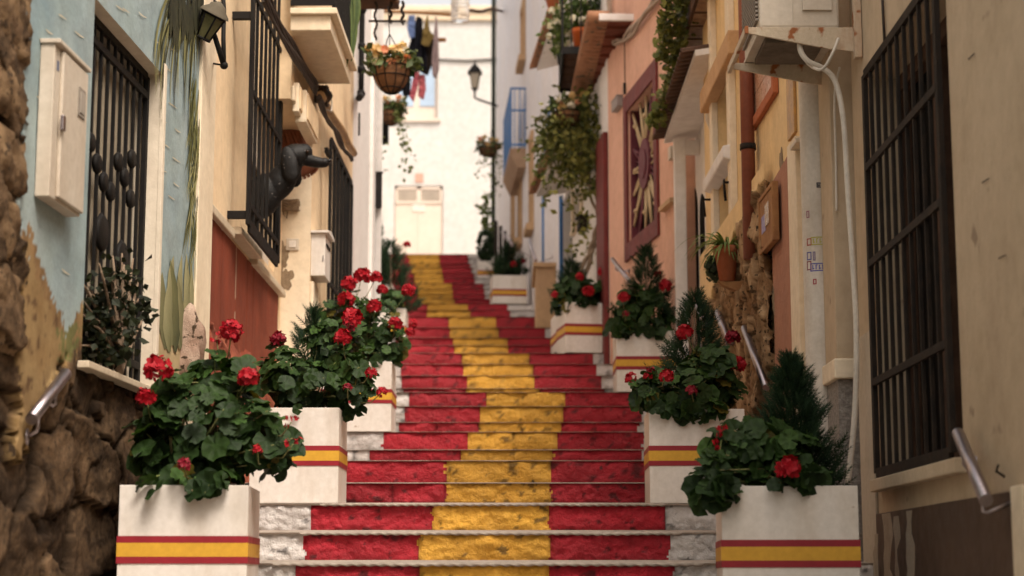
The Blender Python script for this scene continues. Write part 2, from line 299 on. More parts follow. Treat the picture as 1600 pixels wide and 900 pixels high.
def riser(i):
    d, z, zb, xs = rows[i]
    nd, nzb = (rows[i + 1][0], rows[i + 1][2]) if i + 1 < len(rows) else (46, 8.0)
    xl, xr = left_x(d) - 0.12, right_x(d) + 0.12
    if d < 1: xl, xr = -3.5, 3.5
    fine = 0.0105 if d < 12.2 else (0.022 if d < 17 else (0.04 if d < 23 else 0.07))
    rg = random.Random(100 + i)
    # block joints
    edges = [xl] + [x for x in xs if xl + .03 < x < xr - .03] + [xr]
    joints = set(edges)
    for a, b in zip(edges, edges[1:]):
        k = max(1, round((b - a) / rg.uniform(0.38, 0.75)))
        for q in range(1, k): joints.add(lerp(a, b, q / k) + rg.uniform(-.07, .07) * (b - a) / k)
    joints = sorted(joints)
    gx = []
    for a, b in zip(joints, joints[1:]):
        k = max(2, int((b - a) / fine)); gx += [lerp(a, b, q / k) for q in range(k)]
    gx.append(xr)
    lip = 0.007 if d < 11.2 else 0.0015
    zlo, zhi = zb - 0.05, z - lip
    kz = max(3, int((zhi - zlo) / fine)); gz = [lerp(zlo, zhi, q / kz) for q in range(kz + 1)]
    mb = MB(); nx = len(gx)
    jog = [rg.uniform(-.008, .008) for _ in joints]
    vs = []; mb.col = []; jd = [rg.uniform(.0, .8) if rg.random() < .75 else .05 for _ in joints]; bt = [rg.uniform(.82, 1.06) for _ in joints]
    import bisect
    for zz in gz:
        for x in gx:
            k = bisect.bisect_right(joints, x) - 1; k = max(0, min(k, len(joints) - 2))
            ej = min(x - joints[k], joints[k + 1] - x)
            p = Vector((x, zz * 1.3, i * 3.1))
            n = 0.018 * fbm(p * 6, 5) + 0.009 * fbm(p * 19, 3) + jog[k]
            ev = min(zz - zb, zhi - zz)
            n -= 0.014 * math.exp(-ej / 0.009) + 0.006 * math.exp(-max(ev, 0) / 0.008)
            jn = k if x - joints[k] < joints[k + 1] - x else k + 1
            wv = fbm(Vector((x * 9, zz * 9, i * 1.7)), 5); dirt = jd[jn] * math.exp(-(ej + .006 * wv) / .010) * min(1, max(0, .6 + 2.2 * wv))
            dirt = max(dirt, min(.85, max(0, (fbm(Vector((x * 13, zz * 17, i * 2.3)), 4) - .42) * 5)))
            dirt = max(dirt, .5 * math.exp(-max(0, zz - zb) / .012) * min(1, max(0, .4 + 1.6 * wv)))
            cv = bt[k] * (1 + .10 * fbm(Vector((x * 4, zz * 6, i)), 4)) * (1 - .86 * dirt); mb.col.append((cv, cv, cv))
            vs.append(Vector((x, d + 0.016 - n, zz)))
    fs, ms = [], []
    for q in range(kz):
        for j in range(nx - 1):
            fs.append((q * nx + j, q * nx + j + 1, (q + 1) * nx + j + 1, (q + 1) * nx + j))
            xm = (gx[j] + gx[j + 1]) / 2 + .022 * fbm(Vector((i * 3.3, gz[q] * 14, round(gx[j] * 2))), 3)
            ms.append(1 if xs[0] < xm < xs[1] or xs[2] < xm < xs[3] else (2 if xs[1] <= xm <= xs[2] else 3))
    mb.v += vs; mb.f += fs; mb.m += ms; mb.sm += [True] * len(fs)
    # tread slab with a wavy lip
    k = max(8, int((xr - xl) / (0.05 if d < 18 else 0.12)))
    top, bot, back = [], [], []
    for j in range(k + 1):
        x = lerp(xl, xr, j / k); w = 0.005 * fbm(Vector((x * 5, i, 0)), 4)
        top.append((x, d + 0.0 + w, z + w * .5)); bot.append((x, d + 0.006 + w, z - lip - (0.003 if d < 11.2 else 0))); back.append((x, nd + 0.03, nzb + 0.002))
    n = k + 1; mb.col += [(1, 1, 1)] * (3 * n)
    mb.add(top + bot + back, [(j, j + 1, n + j + 1, n + j) for j in range(k)] + [(j, 2 * n + j, 2 * n + j + 1, j + 1) for j in range(k)], 0)
    o = obj('step', mb, [M['tread'], M['red_paint'], M['yel_paint'], M['wht_paint']], stair, fix=False)
    if 7.5 < d < 11.2:
        r0 = 0.0085 if d < 11.5 else .006; seg = 8; st = 0.009; a, b = xs[0] - 0.45, xs[3] + 0.45
        if d < 11: a, b = -1.16, 0.93
        kk = int((b - a) / st); rv = []
        for q in range(kk + 1):
            x = a + q * st; w = 0.006 * fbm(Vector((x * 3, i, 7)), 3)
            for j in range(seg):
                t = 2 * PI * j / seg; r = r0 * (1 + 0.30 * math.cos(2 * t - 2 * PI * x / 0.055))
                rv.append(Vector((x, d - 0.004 + r * math.cos(t) + w, z - 0.006 + r * math.sin(t) + w * .5)))
        rb = MB(); rb.add(rv, [(q * seg + j, q * seg + (j + 1) % seg, (q + 1) * seg + (j + 1) % seg, (q + 1) * seg + j) for q in range(kk) for j in range(seg)], 0, True)
        obj('rope_edging', rb, M['tread'], o, fix=False)
for i in range(len(rows)): riser(i)
# upper landing and the ground sheet
mb = MB(); mb.add([(-6, 43, 7.52), (4, 43, 7.52), (4, 55.2, 9.85), (-6, 55.2, 9.85)], [(0, 1, 2, 3)])
tag(obj('upper_lane', mb, M['tread']), 'sloping lane above the painted steps', 'lane', kind='structure')
mb = MB(); ys = [-300, -20, 0, 0.7, 10, 20, 30, 42, 56, 120, 500]; xs = [-400, -60, -12, -3, 3, 12, 60, 400]
for y in ys:
    for x in xs: mb.v.append(Vector((x, y, (-1.27 if y <= 0.7 else min(zt(min(y, 70)), 10.5) - 0.35))))
mb.f = [(a * 8 + b, a * 8 + b + 1, a * 8 + 9 + b, a * 8 + 8 + b) for a in range(len(ys) - 1) for b in range(7)]
mb.m = [0] * len(mb.f); mb.sm = [True] * len(mb.f)
tag(obj('ground', mb, M['ground'], loc=(0, 0, -1.3)), 'paved hillside ground under the street', 'ground', kind='structure')

# ------------------------------------------------------------------ wall helpers
def axis(a, b, step, brk=()):
    pts = sorted({a, b, *[x for x in brk if a < x < b]}); out = []
    for p, q in zip(pts, pts[1:]):
        k = max(1, int(math.ceil((q - p) / step))); out += [lerp(p, q, i / k) for i in range(k)]
    return out + [b]
def panel(mb, w, s0, s1, z0, z1, ops=(), t=0.3, n=0.0, mi=0, mr=None):
    """wall with rectangular openings: front, reveals, ends and back"""
    mr = mi if mr is None else mr
    S = sorted({s0, s1, *[o[0] for o in ops], *[o[1] for o in ops]}); Zs = sorted({z0, z1, *[o[2] for o in ops], *[o[3] for o in ops]})
    for a, b in zip(S, S[1:]):
        for c, d in zip(Zs, Zs[1:]):
            if any(o[0] <= (a + b) / 2 <= o[1] and o[2] <= (c + d) / 2 <= o[3] for o in ops): continue
            mb.add([w.P(a, n, c), w.P(b, n, c), w.P(b, n, d), w.P(a, n, d)], [(0, 1, 2, 3)], mi)
    for a, b, c, d in ops:
        q = [(a, c), (b, c), (b, d), (a, d)]
        for (p, r), (p2, r2) in zip(q, q[1:] + q[:1]):
            mb.add([w.P(p, n, r), w.P(p2, n, r2), w.P(p2, n - t, r2), w.P(p, n - t, r)], [(0, 1, 2, 3)], mr)
        mb.add([w.P(a, n - t, c), w.P(b, n - t, c), w.P(b, n - t, d), w.P(a, n - t, d)], [(0, 1, 2, 3)], mr)
    q = [(s0, z0), (s1, z0), (s1, z1), (s0, z1)]
    for (p, r), (p2, r2) in zip(q, q[1:] + q[:1]):
        mb.add([w.P(p, n, r), w.P(p2, n, r2), w.P(p2, n - 2.5, r2), w.P(p, n - 2.5, r)], [(0, 1, 2, 3)], mi)
    return mb
ASP = 1.0
def stone_disp(a, b, sc, seed, squash=1.0):
    p = Vector((a * sc * ASP, b * sc * squash, seed)); p += Vector((fbm(p * 1.3, 2), fbm(p * 1.3 + Vector((5, 5, 5)), 2), 0)) * 0.35
    ds, ps = noise.voronoi(p)
    e = min(1.0, (ds[1] - ds[0]) * 3.2); cell = noise.cell(ps[0] * 17.3); cv = noise.cell_vector(ps[0] * 9.7 + Vector((3, 1, 2)))
    global TILT
    TILT = (p - ps[0]).dot(Vector((cv.x - .5, cv.y - .5, 0))) * 2
    return e, cell, p
def grille(parent_or_none, w, s0, s1, z0, z1, n, nb, bar=0.016, rails=(), frame=0.035, name='window_grille', skip=(), parent=None, matl=None):
    m = matl or M['iron']; mb = MB()
    for a in (s0, s1): mb.box(w, a - frame / 2, a + frame / 2, n - .012, n + .012, z0, z1)
    for z in (z0, z1): mb.box(w, s0 + frame / 2, s1 - frame / 2, n - .011, n + .011, z - frame / 2, z + frame / 2)
    for k in range(1, nb + 1):
        if k in skip: continue
        s = lerp(s0, s1, k / (nb + 1)); mb.box(w, s - bar / 2, s + bar / 2, n - bar / 2, n + bar / 2, z0, z1)
    for z in rails: mb.box(w, s0, s1, n - .006, n + .014, z - 0.018, z + 0.018)
    return obj(name, mb, m, parent, bevel=0.002)
def canopy(w, s0, s1, n1, z, drop, parent, tilemat, name='tile_roof', under='soffit', um=None, pitch=0.13, n0=0.0):
    """small tiled lean-to seen from below: soffit board, rafters' face and round tiles"""
    mb = MB(); mb.prism(Fr(w.P(s0, 0, 0), w.n, w.t), [(n0, z), (n1, z - drop), (n1, z - drop + 0.05), (n0, z + 0.05)], 0, s1 - s0)
    o = obj(under, mb, um or M['white_wall'], parent)
    k = max(3, int((s1 - s0) / pitch)); mb = MB()
    for i in range(k):
        s = lerp(s0, s1, (i + .5) / k); rr = pitch * 0.46; vs = []
        for j in range(3):
            nn = lerp(n0, n1 + 0.11, j / 2); zz = lerp(z, z - drop * (n1 + .11) / n1, j / 2) + 0.05
            for q in range(7):
                a = PI * q / 6; vs.append(w.P(s + math.cos(a) * rr, nn, zz + math.sin(a) * rr * 0.9))
            for q in range(7):
                a = PI - PI * q / 6; vs.append(w.P(s + math.cos(a) * rr * .8, nn, zz + math.sin(a) * rr * 0.68))
        fs = [(j * 14 + q, j * 14 + (q + 1) % 14, (j + 1) * 14 + (q + 1) % 14, (j + 1) * 14 + q) for j in range(2) for q in range(14)]
        fs += [tuple(2 * 14 + q for q in (a, a + 1, 12 - a, 13 - a)) for a in range(6)]
        mb.add(vs, fs, 0, False)
        if i < k - 1:
            s = lerp(s0, s1, (i + 1) / k); mb.box(w, s - rr * .7, s + rr * .7, n0, n1 + 0.03, z - drop + 0.05, z - drop + 0.075) if drop < 0.02 else None
    obj(name, mb, tilemat, parent)
    return o
def handrail(p0, p1, wall_pts, label, r=0.022):
    base = Vector(((p0.x + p1.x) / 2, (p0.y + p1.y) / 2, min(p0.z, p1.z)))
    t = thing('handrail', label, 'handrail', base, 'steel handrails on the house walls')
    mb = MB(); mb.tube([p0, p1], r, 16); obj('rail', mb, M['steel'], t)
    for q, wp in wall_pts:
        a = p0.lerp(p1, q); wp = Vector(wp); mb = MB()
        dn = Vector((0, 0, -0.07))
        mb.tube([a + Vector((0, 0, -r)), a + dn, a + dn * 1.15 + (wp - a) * 0.15, wp + dn * 1.15], 0.008, 8)
        nn = (wp - a); nn.z = 0; nn.normalize(); c = wp + dn * 1.15
        mb.lathe(c - nn * 0.008, [(0.001, 0), (0.032, 0), (0.032, 0.008)], 14, nn)
        obj('bracket', mb, M['steel'] if r > 0.02 else M['iron'], t)
    return t
def blob(fr, s, z, ra, rz, k, seed, n=0.0):
    rg = random.Random(seed); ph = [rg.uniform(0, 6) for _ in range(4)]
    return [(s + ra * math.cos(a) * f, z + rz * math.sin(a) * f) for a, f in ((2 * PI * i / k, 0.8 + .15 * math.sin(3 * 2 * PI * i / k + ph[0]) + .12 * math.sin(5 * 2 * PI * i / k + ph[1]) + .07 * math.sin(9 * 2 * PI * i / k + ph[2])) for i in range(k))]
# ================================================================== HOUSE 1: blue mural house on rubble base
w = L1
h1 = thing('mural_house', 'house with a pale blue painted mural wall on a rough brown rubble base', 'house', w.P(4, -1, -1.2))
s_a, s_b = 7.53 - 1.0 + 0.02, 8.72 - 1.0 + .03
ws0, ws1 = w.S(137, 0, 300), w.S(247, 0, 350)
wz0, wz1 = 0.905, 2.52
def pwlin(x, pts): return interp(x, pts)
def mural_col(s, z, p):
    px, py = PX(p)
    wob = 10 * fbm(Vector((s * 9, z * 9, 1)), 4) + 26 * fbm(Vector((s * 26, z * 26, 4)), 4)
    blue_floor = pwlin(px, [(30, 380), (48, 395), (60, 440), (78, 478), (100, 520), (118, 505), (128, 470), (215, 470), (250, 490), (330, 500)])
    sand_floor = pwlin(px, [(20, 560), (24, 720), (38, 715), (60, 650), (90, 575), (105, 558), (128, 545), (215, 560), (230, 620), (330, 640)])
    left = pwlin(py, [(0, 36), (90, 40), (100, 36), (190, 39), (200, 33), (300, 35), (310, 30), (400, 34), (420, 44), (470, 34), (560, 30), (640, 33), (720, 16)])
    nearw = px > 205 or px < 133 or py < 20
    if px < left + wob * .25: return None
    if py + wob < blue_floor:
        k = 0.5 + 0.5 * fbm(Vector((s * 1.6, z * 2.2, 3)), 5); k = max(0, min(1, k))
        c = Vector((0.25, 0.37, 0.43)).lerp(Vector((0.43, 0.50, 0.50)), k)
        g = max(0, min(1, 0.5 + 1.2 * fbm(Vector((s * 3, z * 3, 9)), 3))); c = c.lerp(Vector((0.42, 0.52, 0.50)), g * .4)
        if py > blue_floor - 45 - 3 * wob and px < 135:   # painted brown hills over the sand
            k2 = 0.5 + fbm(Vector((s * 14, z * 4, 2)), 4); hill = Vector((0.20, 0.115, 0.05)).lerp(Vector((0.33, 0.2, 0.09)), max(0, min(1, k2)))
            edge = blue_floor - 20 - (60 if px < 62 else 25) * (0.5 + 0.5 * math.sin(px * 0.11 + 1.2)) + wob
            if py > edge and px < 100: c = hill
        return c
    if py + wob < sand_floor:
        k = 0.5 + fbm(Vector((s * 6, z * 6, 4)), 4); c = Vector((0.29, 0.18, 0.075)).lerp(Vector((0.38, 0.26, 0.12)), max(0, min(1, k)))
        if px < 130:
            d = fbm(Vector((s * 11, z * 13, 6)), 3)
            if d > 0.27 and py < 640: c = c.lerp(Vector((0.16, 0.09, 0.04)), min(1, (d - .27) * 7))
            if px > 88 and abs(px - 108) < 13 + wob and py > 505: c = c.lerp(Vector((0.13, 0.16, 0.05)), .75)
        else: c = c.lerp(Vector((0.58, 0.47, 0.28)), .7)
        return c
    return None
def wallgrid(w, s0, s1, z0, z1, step, ops, colf, seed, sc, squash, depth, c_lo, c_hi, cj):
    brs = [x for o in ops for x in o[:2]]; brz = [x for o in ops for x in o[2:]]
    S, Z = axis(s0, s1, step, brs), axis(z0, z1, step, brz); mb = MB(); mb.col = []
    ns = len(S); fl = []
    for z in Z:
        for s in S:
            p = w.P(s, 0, z); c = colf(s, z, p) if colf else None
            fl.append(c is not None)
            if c is None:
                e, cell, q = stone_disp(s, z, sc, seed, squash)
                n = -depth * (1 - min(1, e * 5.5)) ** 1.2 + 0.035 * (cell - .5) + max(-.03, min(.03, .05 * TILT)) + 0.010 * fbm(q * 3.2, 6) + 0.005 * abs(fbm(q * 9, 4)) + .004
                k = max(0, min(1, 0.45 + 0.6 * fbm(q * 2.3, 5) + 0.45 * fbm(q * 14, 4) + 0.35 * (cell - .5)))
                col = Vector(c_lo).lerp(Vector(c_hi), k); col = Vector(cj).lerp(col, min(1, e * 4.5))
            else:
                n = 0.003 * fbm(Vector((s * 4, z * 4, 0)), 4); col = c
            edge = any(abs(s - b) < .002 for b in brs) and any(abs(z - t) < .002 or o[2] <= z <= o[3] for o in ops for t in o[2:])
            mb.v.append(w.P(s, 0 if edge else n, z)); mb.col.append(col)
    for i in range(len(Z) - 1):
        for j in range(ns - 1):
            a, c = (S[j] + S[j + 1]) / 2, (Z[i] + Z[i + 1]) / 2
            if any(o[0] < a < o[1] and o[2] < c < o[3] for o in ops): continue
            mb.f.append((i * ns + j, i * ns + j + 1, (i + 1) * ns + j + 1, (i + 1) * ns + j)); mb.m.append(1 if fl[i * ns + j] and fl[(i + 1) * ns + j + 1] else 0); mb.sm.append(True)
    return mb
op1 = (ws0, ws1, wz0, wz1)
gs0, gs1, gz1 = 4.4, 9.0, 3.05
STB = ((0.040, 0.025, 0.015), (0.21, 0.135, 0.078), (0.022, 0.015, 0.010))
def mural_only(s, z, p): return mural_col(s, z, p)
ASP = .5
g = wallgrid(w, gs0, gs1, -1.25, gz1, 0.015, [op1], mural_only, 3.7, 4.2, 0.9, 0.034, *STB)
ASP = 1.0
obj('mural_wall', g, [M['stone'], M['mural']], h1, fix=False)
mb = MB(); panel(mb, w, -13.0, gs0, -1.6, 4.2, n=-0.004)  # unseen run behind the camera, lengthened to block low sky light
panel(mb, w, gs0, gs1, gz1, 4.2, n=-0.004)
obj('upper_wall', mb, mat('blue_plaster', (0.40, 0.48, 0.48), (0.46, 0.52, 0.50), 2), h1)
# window reveal, shutters, grille, sill
mb = MB(); dpt = 0.24
for q in ((ws0, ws0), (ws1, ws1)): mb.add([w.P(q[0], 0, wz0), w.P(q[0], -dpt, wz0), w.P(q[0], -dpt, wz1), w.P(q[0], 0, wz1)], [(0, 1, 2, 3)])
for zz in (wz0, wz1): mb.add([w.P(ws0, 0, zz), w.P(ws1, 0, zz), w.P(ws1, -dpt, zz), w.P(ws0, -dpt, zz)], [(0, 1, 2, 3)])
win = obj('window', mb, M['reveal'], h1)
mb = MB(); mb.box(w, ws1 - .002, ws1 + .045, -.01, .012, wz0, wz1 + .06); 
obj('window_frame', mb, M['reveal'], win, bevel=.003)
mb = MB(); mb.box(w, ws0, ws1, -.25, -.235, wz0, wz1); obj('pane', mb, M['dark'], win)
mb = MB()
for k in range(11):
    s = lerp(ws0 + .04, ws1 - .06, k / 10); mb.box(w, s - .018, s + .022, -.15, -.12, wz0 + .02, wz1 - .03)
obj('shutter', mb, M['shutter'], win, bevel=.002)
g1 = grille(None, w, ws0 + .03, ws1 - .025, wz0 + .02, wz1 - .02, -0.075, 9, rails=(wz0 + .12, wz1 - .12), parent=win)
mb = MB()
for k, zz in ((1, 1.62), (4, 1.56), (7, 1.50), (2, 1.93), (3, 1.86), (4, 1.80), (6, 1.95), (7, 1.90), (8, 1.82), (8, 2.02), (5, 1.78)):
    s = lerp(ws0 + .03, ws1 - .025, k / 10); r_ = .095 if zz < 1.7 else .05; mb = MB(); mb.lathe(w.P(s, -0.075, zz), [(.001, -.012), (r_ * .8, -.014), (r_, 0), (r_ * .8, .014), (.001, .012)], 20, w.n); obj('grille_boss', mb, M['iron'], win)
mb = MB(); mb.box(w, ws0 - .07, ws1 + .10, -.02, .055, wz0 - .035, wz0 - .004); obj('sill', mb, M['marble'], win, bevel=.004)
# big squared corner stones at the near edge of the mural
for k, (ya, yb) in enumerate(((-120, 92), (94, 195), (198, 305), (308, 415), (420, 560))):
    zt1, zb1 = w.Z(18, ya), w.Z(18, yb); s1 = w.S(40 - (k % 2) * 5, 0, 200); s0 = s1 - 0.75
    mb = MB(); mb.col = []; S, Z = axis(s0, s1, .022), axis(zb1 + .012, zt1 - .012, .022)
    for z in Z:
        for s in S:
            e = min(s1 - s, s - s0, z - Z[0], Z[-1] - z); n = 0.020 * (1 - math.exp(-e / .010)) + (0.022 * fbm(Vector((s * 7, z * 7, k)), 6) + .009 * fbm(Vector((s * 33, z * 33, k)), 4)) * min(1, e / .02) - .004
            mb.v.append(w.P(s, n, z)); q = max(0, min(1, .5 + .8 * fbm(Vector((s * 5, z * 7, k + 3)), 5)))
            mb.col.append(Vector((0.12, 0.072, 0.04)).lerp(Vector((0.36, 0.24, 0.135)), max(0, min(1, q + .5 * fbm(Vector((s * 24, z * 24, k)), 4)))))
    ns = len(S)
    mb.f = [(i * ns + j, i * ns + j + 1, (i + 1) * ns + j + 1, (i + 1) * ns + j) for i in range(len(Z) - 1) for j in range(ns - 1)]
    mb.m = [0] * len(mb.f); mb.sm = [True] * len(mb.f)
    obj('corner_stone', mb, M['stone'], h1, fix=False)
# painted fronds, agave and birds: flat paint layers of the mural
def blade(mb, w, pts, wid, c0, c1, n=0.004, ks=1.7):
    k = len(pts); b = len(mb.v)
    for i, (s, z) in enumerate(pts):
        t = i / (k - 1); ww = wid * (0.25 + 1.4 * t * (1 - t) * 2 if t < .5 else 2.8 * t * (1 - t) + .02)
        a = pts[max(0, i - 1)]; c = pts[min(k - 1, i + 1)]; dx, dz = (c[0] - a[0]) / ks, c[1] - a[1]; l = math.hypot(dx, dz) or 1
        for q in (-1, 0, 1):
            mb.v.append(w.P(s - dz / l * ww * q * ks, n + rnd.uniform(0, .0012), z + dx / l * ww * q)); mb.col.append(Vector(c0).lerp(Vector(c1), min(1, max(0, t * .6 + .4 * (q + 1) / 2))))
    for i in range(k - 1):
        for q in (0, 1): mb.f.append((b + i * 3 + q, b + i * 3 + q + 1, b + i * 3 + q + 4, b + i * 3 + q + 3)); mb.m.append(0); mb.sm.append(True)
def curve2(p0, p1, p2, k=9): return [((1 - t) ** 2 * p0[0] + 2 * t * (1 - t) * p1[0] + t * t * p2[0], (1 - t) ** 2 * p0[1] + 2 * t * (1 - t) * p1[1] + t * t * p2[1]) for t in (i / (k - 1) for i in range(k))]
def wp(px, py): return w.hit(px, py)
mb = MB(); mb.col = []
rg = random.Random(5)
for k in range(56):
    x = rg.uniform(258, 312); y = rg.uniform(-25, 30); ln = rg.uniform(60, 190); t = (x - 300) / 50
    p0 = (x + 10, y); p2 = (x + t * rg.uniform(5, 30) + rg.uniform(-4, 4), y + ln); p1 = ((x + p2[0]) / 2 + t * 12, y + ln * .3)
    dk = rg.random() < .55
    blade(mb, w, curve2(wp(*p0), wp(*p1), wp(*p2)), rg.uniform(.004, .011), (0.035, 0.035, 0.012) if dk else (0.12, 0.12, 0.04), (0.07, 0.07, 0.025) if dk else (0.40, 0.38, 0.16), .004 + k * .00012)
for k in range(90):
    y = rg.uniform(110, 360); x = rg.uniform(296, 309); ln = rg.uniform(30, 110)
    p0 = (x, y); p2 = (min(313, x + rg.uniform(-14, 5)), y + ln); p1 = (x + rg.uniform(-6, 3), y + ln * .5)
    blade(mb, w, curve2(wp(*p0), wp(*p1), wp(*p2)), rg.uniform(.004, .010), *rg.choice((((0.10, 0.11, 0.03), (0.30, 0.30, 0.10)), ((0.25, 0.25, 0.09), (0.55, 0.52, 0.27)), ((0.05, 0.06, 0.02), (0.20, 0.20, 0.07)))), .004 + k * .0001)
for k in range(40):
    x = rg.uniform(262, 318); y = rg.uniform(-40, 15); blade(mb, w, curve2(wp(x, y), wp(x + 3, y + 25), wp(x + rg.uniform(-5, 5), y + 60)), .03, (0.02, 0.02, 0.01), (0.05, 0.05, 0.02), .0105 + k * .0001)
obj('painted_palm', mb, M['frond'], h1, fix=False)
mb = MB(); mb.col = []
for (a, b, c, wd) in (((268, 540), (262, 450), (270, 400), .05), ((258, 545), (250, 470), (252, 425), .055), ((280, 545), (276, 470), (283, 398), .045), ((290, 545), (292, 470), (290, 396), .05), ((272, 550), (280, 480), (264, 404), .045), ((300, 540), (300, 480), (296, 400), .035), ((263, 550), (256, 500), (262, 440), .045), ((286, 555), (284, 500), (276, 430), .04)):
    blade(mb, w, curve2(wp(*a), wp(*b), wp(*c)), wd * 1.35, *rg.choice((((0.06, 0.07, 0.025), (0.36, 0.34, 0.17)), ((0.12, 0.13, 0.05), (0.48, 0.45, 0.25)), ((0.04, 0.05, 0.02), (0.24, 0.24, 0.10)))), .004 + len(mb.v) * .00001)
obj('painted_agave', mb, M['frond'], h1, fix=False)
mb = MB(); mb.col = []
for (x, y) in ((90, 22), (70, 45), (115, 48), (62, 95), (122, 92), (60, 60), (190, 12), (215, 18), (240, 62), (262, 72), (180, 8), (258, 105), (262, 160), (250, 185), (272, 200), (255, 225), (268, 245), (250, 262), (270, 285), (262, 305), (56, 150), (58, 195), (118, 112), (95, 420)):
    a = rg.uniform(.3, .9); l = rg.uniform(9, 17)
    blade(mb, w, curve2(wp(x, y), wp(x + l * .5, y + l * .75 * a), wp(x + l, y + l * .7)), .0045, (0.62, 0.55, 0.40), (0.70, 0.64, 0.5), .0032, 1.0)
obj('painted_bird', mb, M['frond'], h1, fix=False)
# natural rock at the corner and end pilaster
rk = MB(); rk.ball(w.P(w.S(287, 0, 560), 0.0, w.Z(287, 566)), 0.16, 28, sq=(.75, .5, 1.35))
for i, v in enumerate(rk.v): c = w.P(w.S(287, 0, 560), 0, w.Z(287, 566)); dd = v - c; rk.v[i] = c + dd * (1 + .55 * fbm(v * 6, 5) + .2 * fbm(v * 17, 3))
rk.col = [Vector((0.30, 0.19, 0.14)).lerp(Vector((0.58, 0.44, 0.35)), max(0, min(1, .5 + fbm(v * 9, 4)))) for v in rk.v]
obj('base_rock', rk, M['stone'], h1)
mb = MB(); sp = w.S(306, 0, 300); mb.box(w, sp, 9.0105, -.1, .018, -.9, 4.2); obj('pilaster', mb, M['cream_pale'], h1, bevel=.006)

# meter cabinet on the mural
s0, s1 = w.S(82, .07, 250), w.S(131, .07, 250); z0, z1 = 1.47, 2.09
t = thing('meter_cabinet', 'shallow off white meter cabinet mounted on the blue mural wall', 'cabinet', w.P((s0 + s1) / 2, 0, z0))
mb = MB(); mb.box(w, s0, s1, .003, .062, z0, z1); obj('body', mb, M['oldwhite'], t, bevel=.004)
mb = MB(); mb.box(w, s0 + .075, s1 - .004, .062, .078, z0 + .012, z1 - .012); dr = obj('door', mb, M['oldwhite'], t, bevel=.005)
mb = MB(); sw = lerp(s0, s1, .77); mb.box(w, sw - .045, sw + .045, .0785, .083, z1 - .22, z1 - .10); mb.box(w, sw - .028, sw + .028, .083, .086, z1 - .205, z1 - .115, 1)
obj('door_window', mb, [mat('window_rim', (0.30, 0.26, 0.22)), mat('cloudy_pane', (0.42, 0.38, 0.33), None, 4, rough=.3)], dr)
mb = MB(); mb.box(w, s0 + .05, s0 + .085, .0785, .092, z1 - .34, z1 - .28); obj('latch', mb, M['steel'], dr, bevel=.002)
mb = MB(); mb.box(w, s0 + .03, s0 + .06, .0622, .0632, z1 - .10, z1 - .06); obj('sticker', mb, mat('dull_blue_sticker', (0.16, 0.18, 0.26)), t)
mb = MB(); mb.box(w, s0 - .01, s1 + .012, .003, .085, z1, z1 + .018); obj('top_lip', mb, M['oldwhite'], t, bevel=.003)

# lantern bracket at the corner of the mural house
c = U(327, 38, 9.55)
t = thing('wall_lantern', 'dark iron wall lantern with greenish glass at the corner of the mural house', 'lantern', c + Vector((0, 0, -.2)), 'iron wall lanterns')
tilt = Matrix.Rotation(math.radians(28), 3, 'Y') @ Matrix.Rotation(math.radians(12), 3, 'X')
def T(x, y, z): return c + tilt @ Vector((x, y, z))
mb = MB(); pr = [(0.042, -0.085), (0.068, 0.055)]
for a in range(6):
    q0, q1 = 2 * PI * a / 6, 2 * PI * (a + 1) / 6
    mb.add([T(r * math.cos(q), r * math.sin(q), z) for (r, z) in pr for q in (q0, q1)], [(0, 1, 3, 2)])
obj('glass', mb, M['greenglass'], t)
mb = MB()
for a in range(6):
    q = 2 * PI * a / 6; mb.tube([T(.043 * math.cos(q), .043 * math.sin(q), -.085), T(.069 * math.cos(q), .069 * math.sin(q), .058)], .006, 6)
for r, z in pr: mb.tube([T(r * 1.03 * math.cos(2 * PI * a / 12), r * 1.03 * math.sin(2 * PI * a / 12), z) for a in range(12)], .008, 6, closed=True)
obj('frame', mb, M['iron'], t)
mb = MB(); mb.lathe(c, [(0.086, .06), (0.08, .075), (.05, .10), (.045, .115), (.02, .13), (.001, .14)], 16, tilt @ Vector((0, 0, 1))); obj('cap', mb, mat('dusty_iron', (0.12, 0.10, 0.07)), t)
wl = L2.P(0.12, 0, 0)
e1 = U(350, 102, 9.7); mb = MB()
mb.tube([U(334, 52, 9.62), e1], [.014, .017], 8); mb.tube([e1, U(349, 60, 9.72), U(350, 15, 9.78), U(346, -30, 9.85)], .013, 8); mb.tube([e1, U(325, 98, 10.02)], .006, 6); mb.ball(e1, .024, 10)
mb.tube([U(350, 15, 9.78), U(330, -2, 9.9), U(312, -10, 9.97)], .01, 6)
obj('bracket', mb, M['iron'], t)

# ================================================================== HOUSE 2: cream house with red wainscot
w = L2A
h2 = thing('cream_house', 'warm cream house with brick red wainscot and black window grilles', 'house', w.P(4, -1, -.2))
zt2 = 2.27
s_w1 = w.S(433, 0, 420)
gn = 0.14; ga, gb = w.S(390, gn, 250), w.S(437, gn, 250)
wo = (w.S(390, 0, 250), w.S(432, 0, 250) , 2.42, 4.7)
door2 = (L2.S(519, 0, 350), L2.S(546, 0, 350), 1.3, 3.9)
mb = MB(); panel(mb, w, 0.012, w.L - .004, -.9, 7.2, [wo], t=.25); panel(mb, L2, 0.0, L2.L, -.9, 7.2, [door2], t=.25)
mb.box(L2, -1.35, -.002, -.30, 0.0, 3.62, 7.2)
obj('wall', mb, M['cream'], h2)
def wc(s, z, p):
    px, py = PX(p); ln = pwlin(px, [(318, 500), (345, 530), (390, 560), (432, 625)]) + 10 * fbm(Vector((s * 6, z * 6, 2)), 3)
    return ln - py
S, Z = axis(.02, s_w1, .018), axis(-.3, zt2, .018); mb = MB(); mb.col = []; ns = len(S)
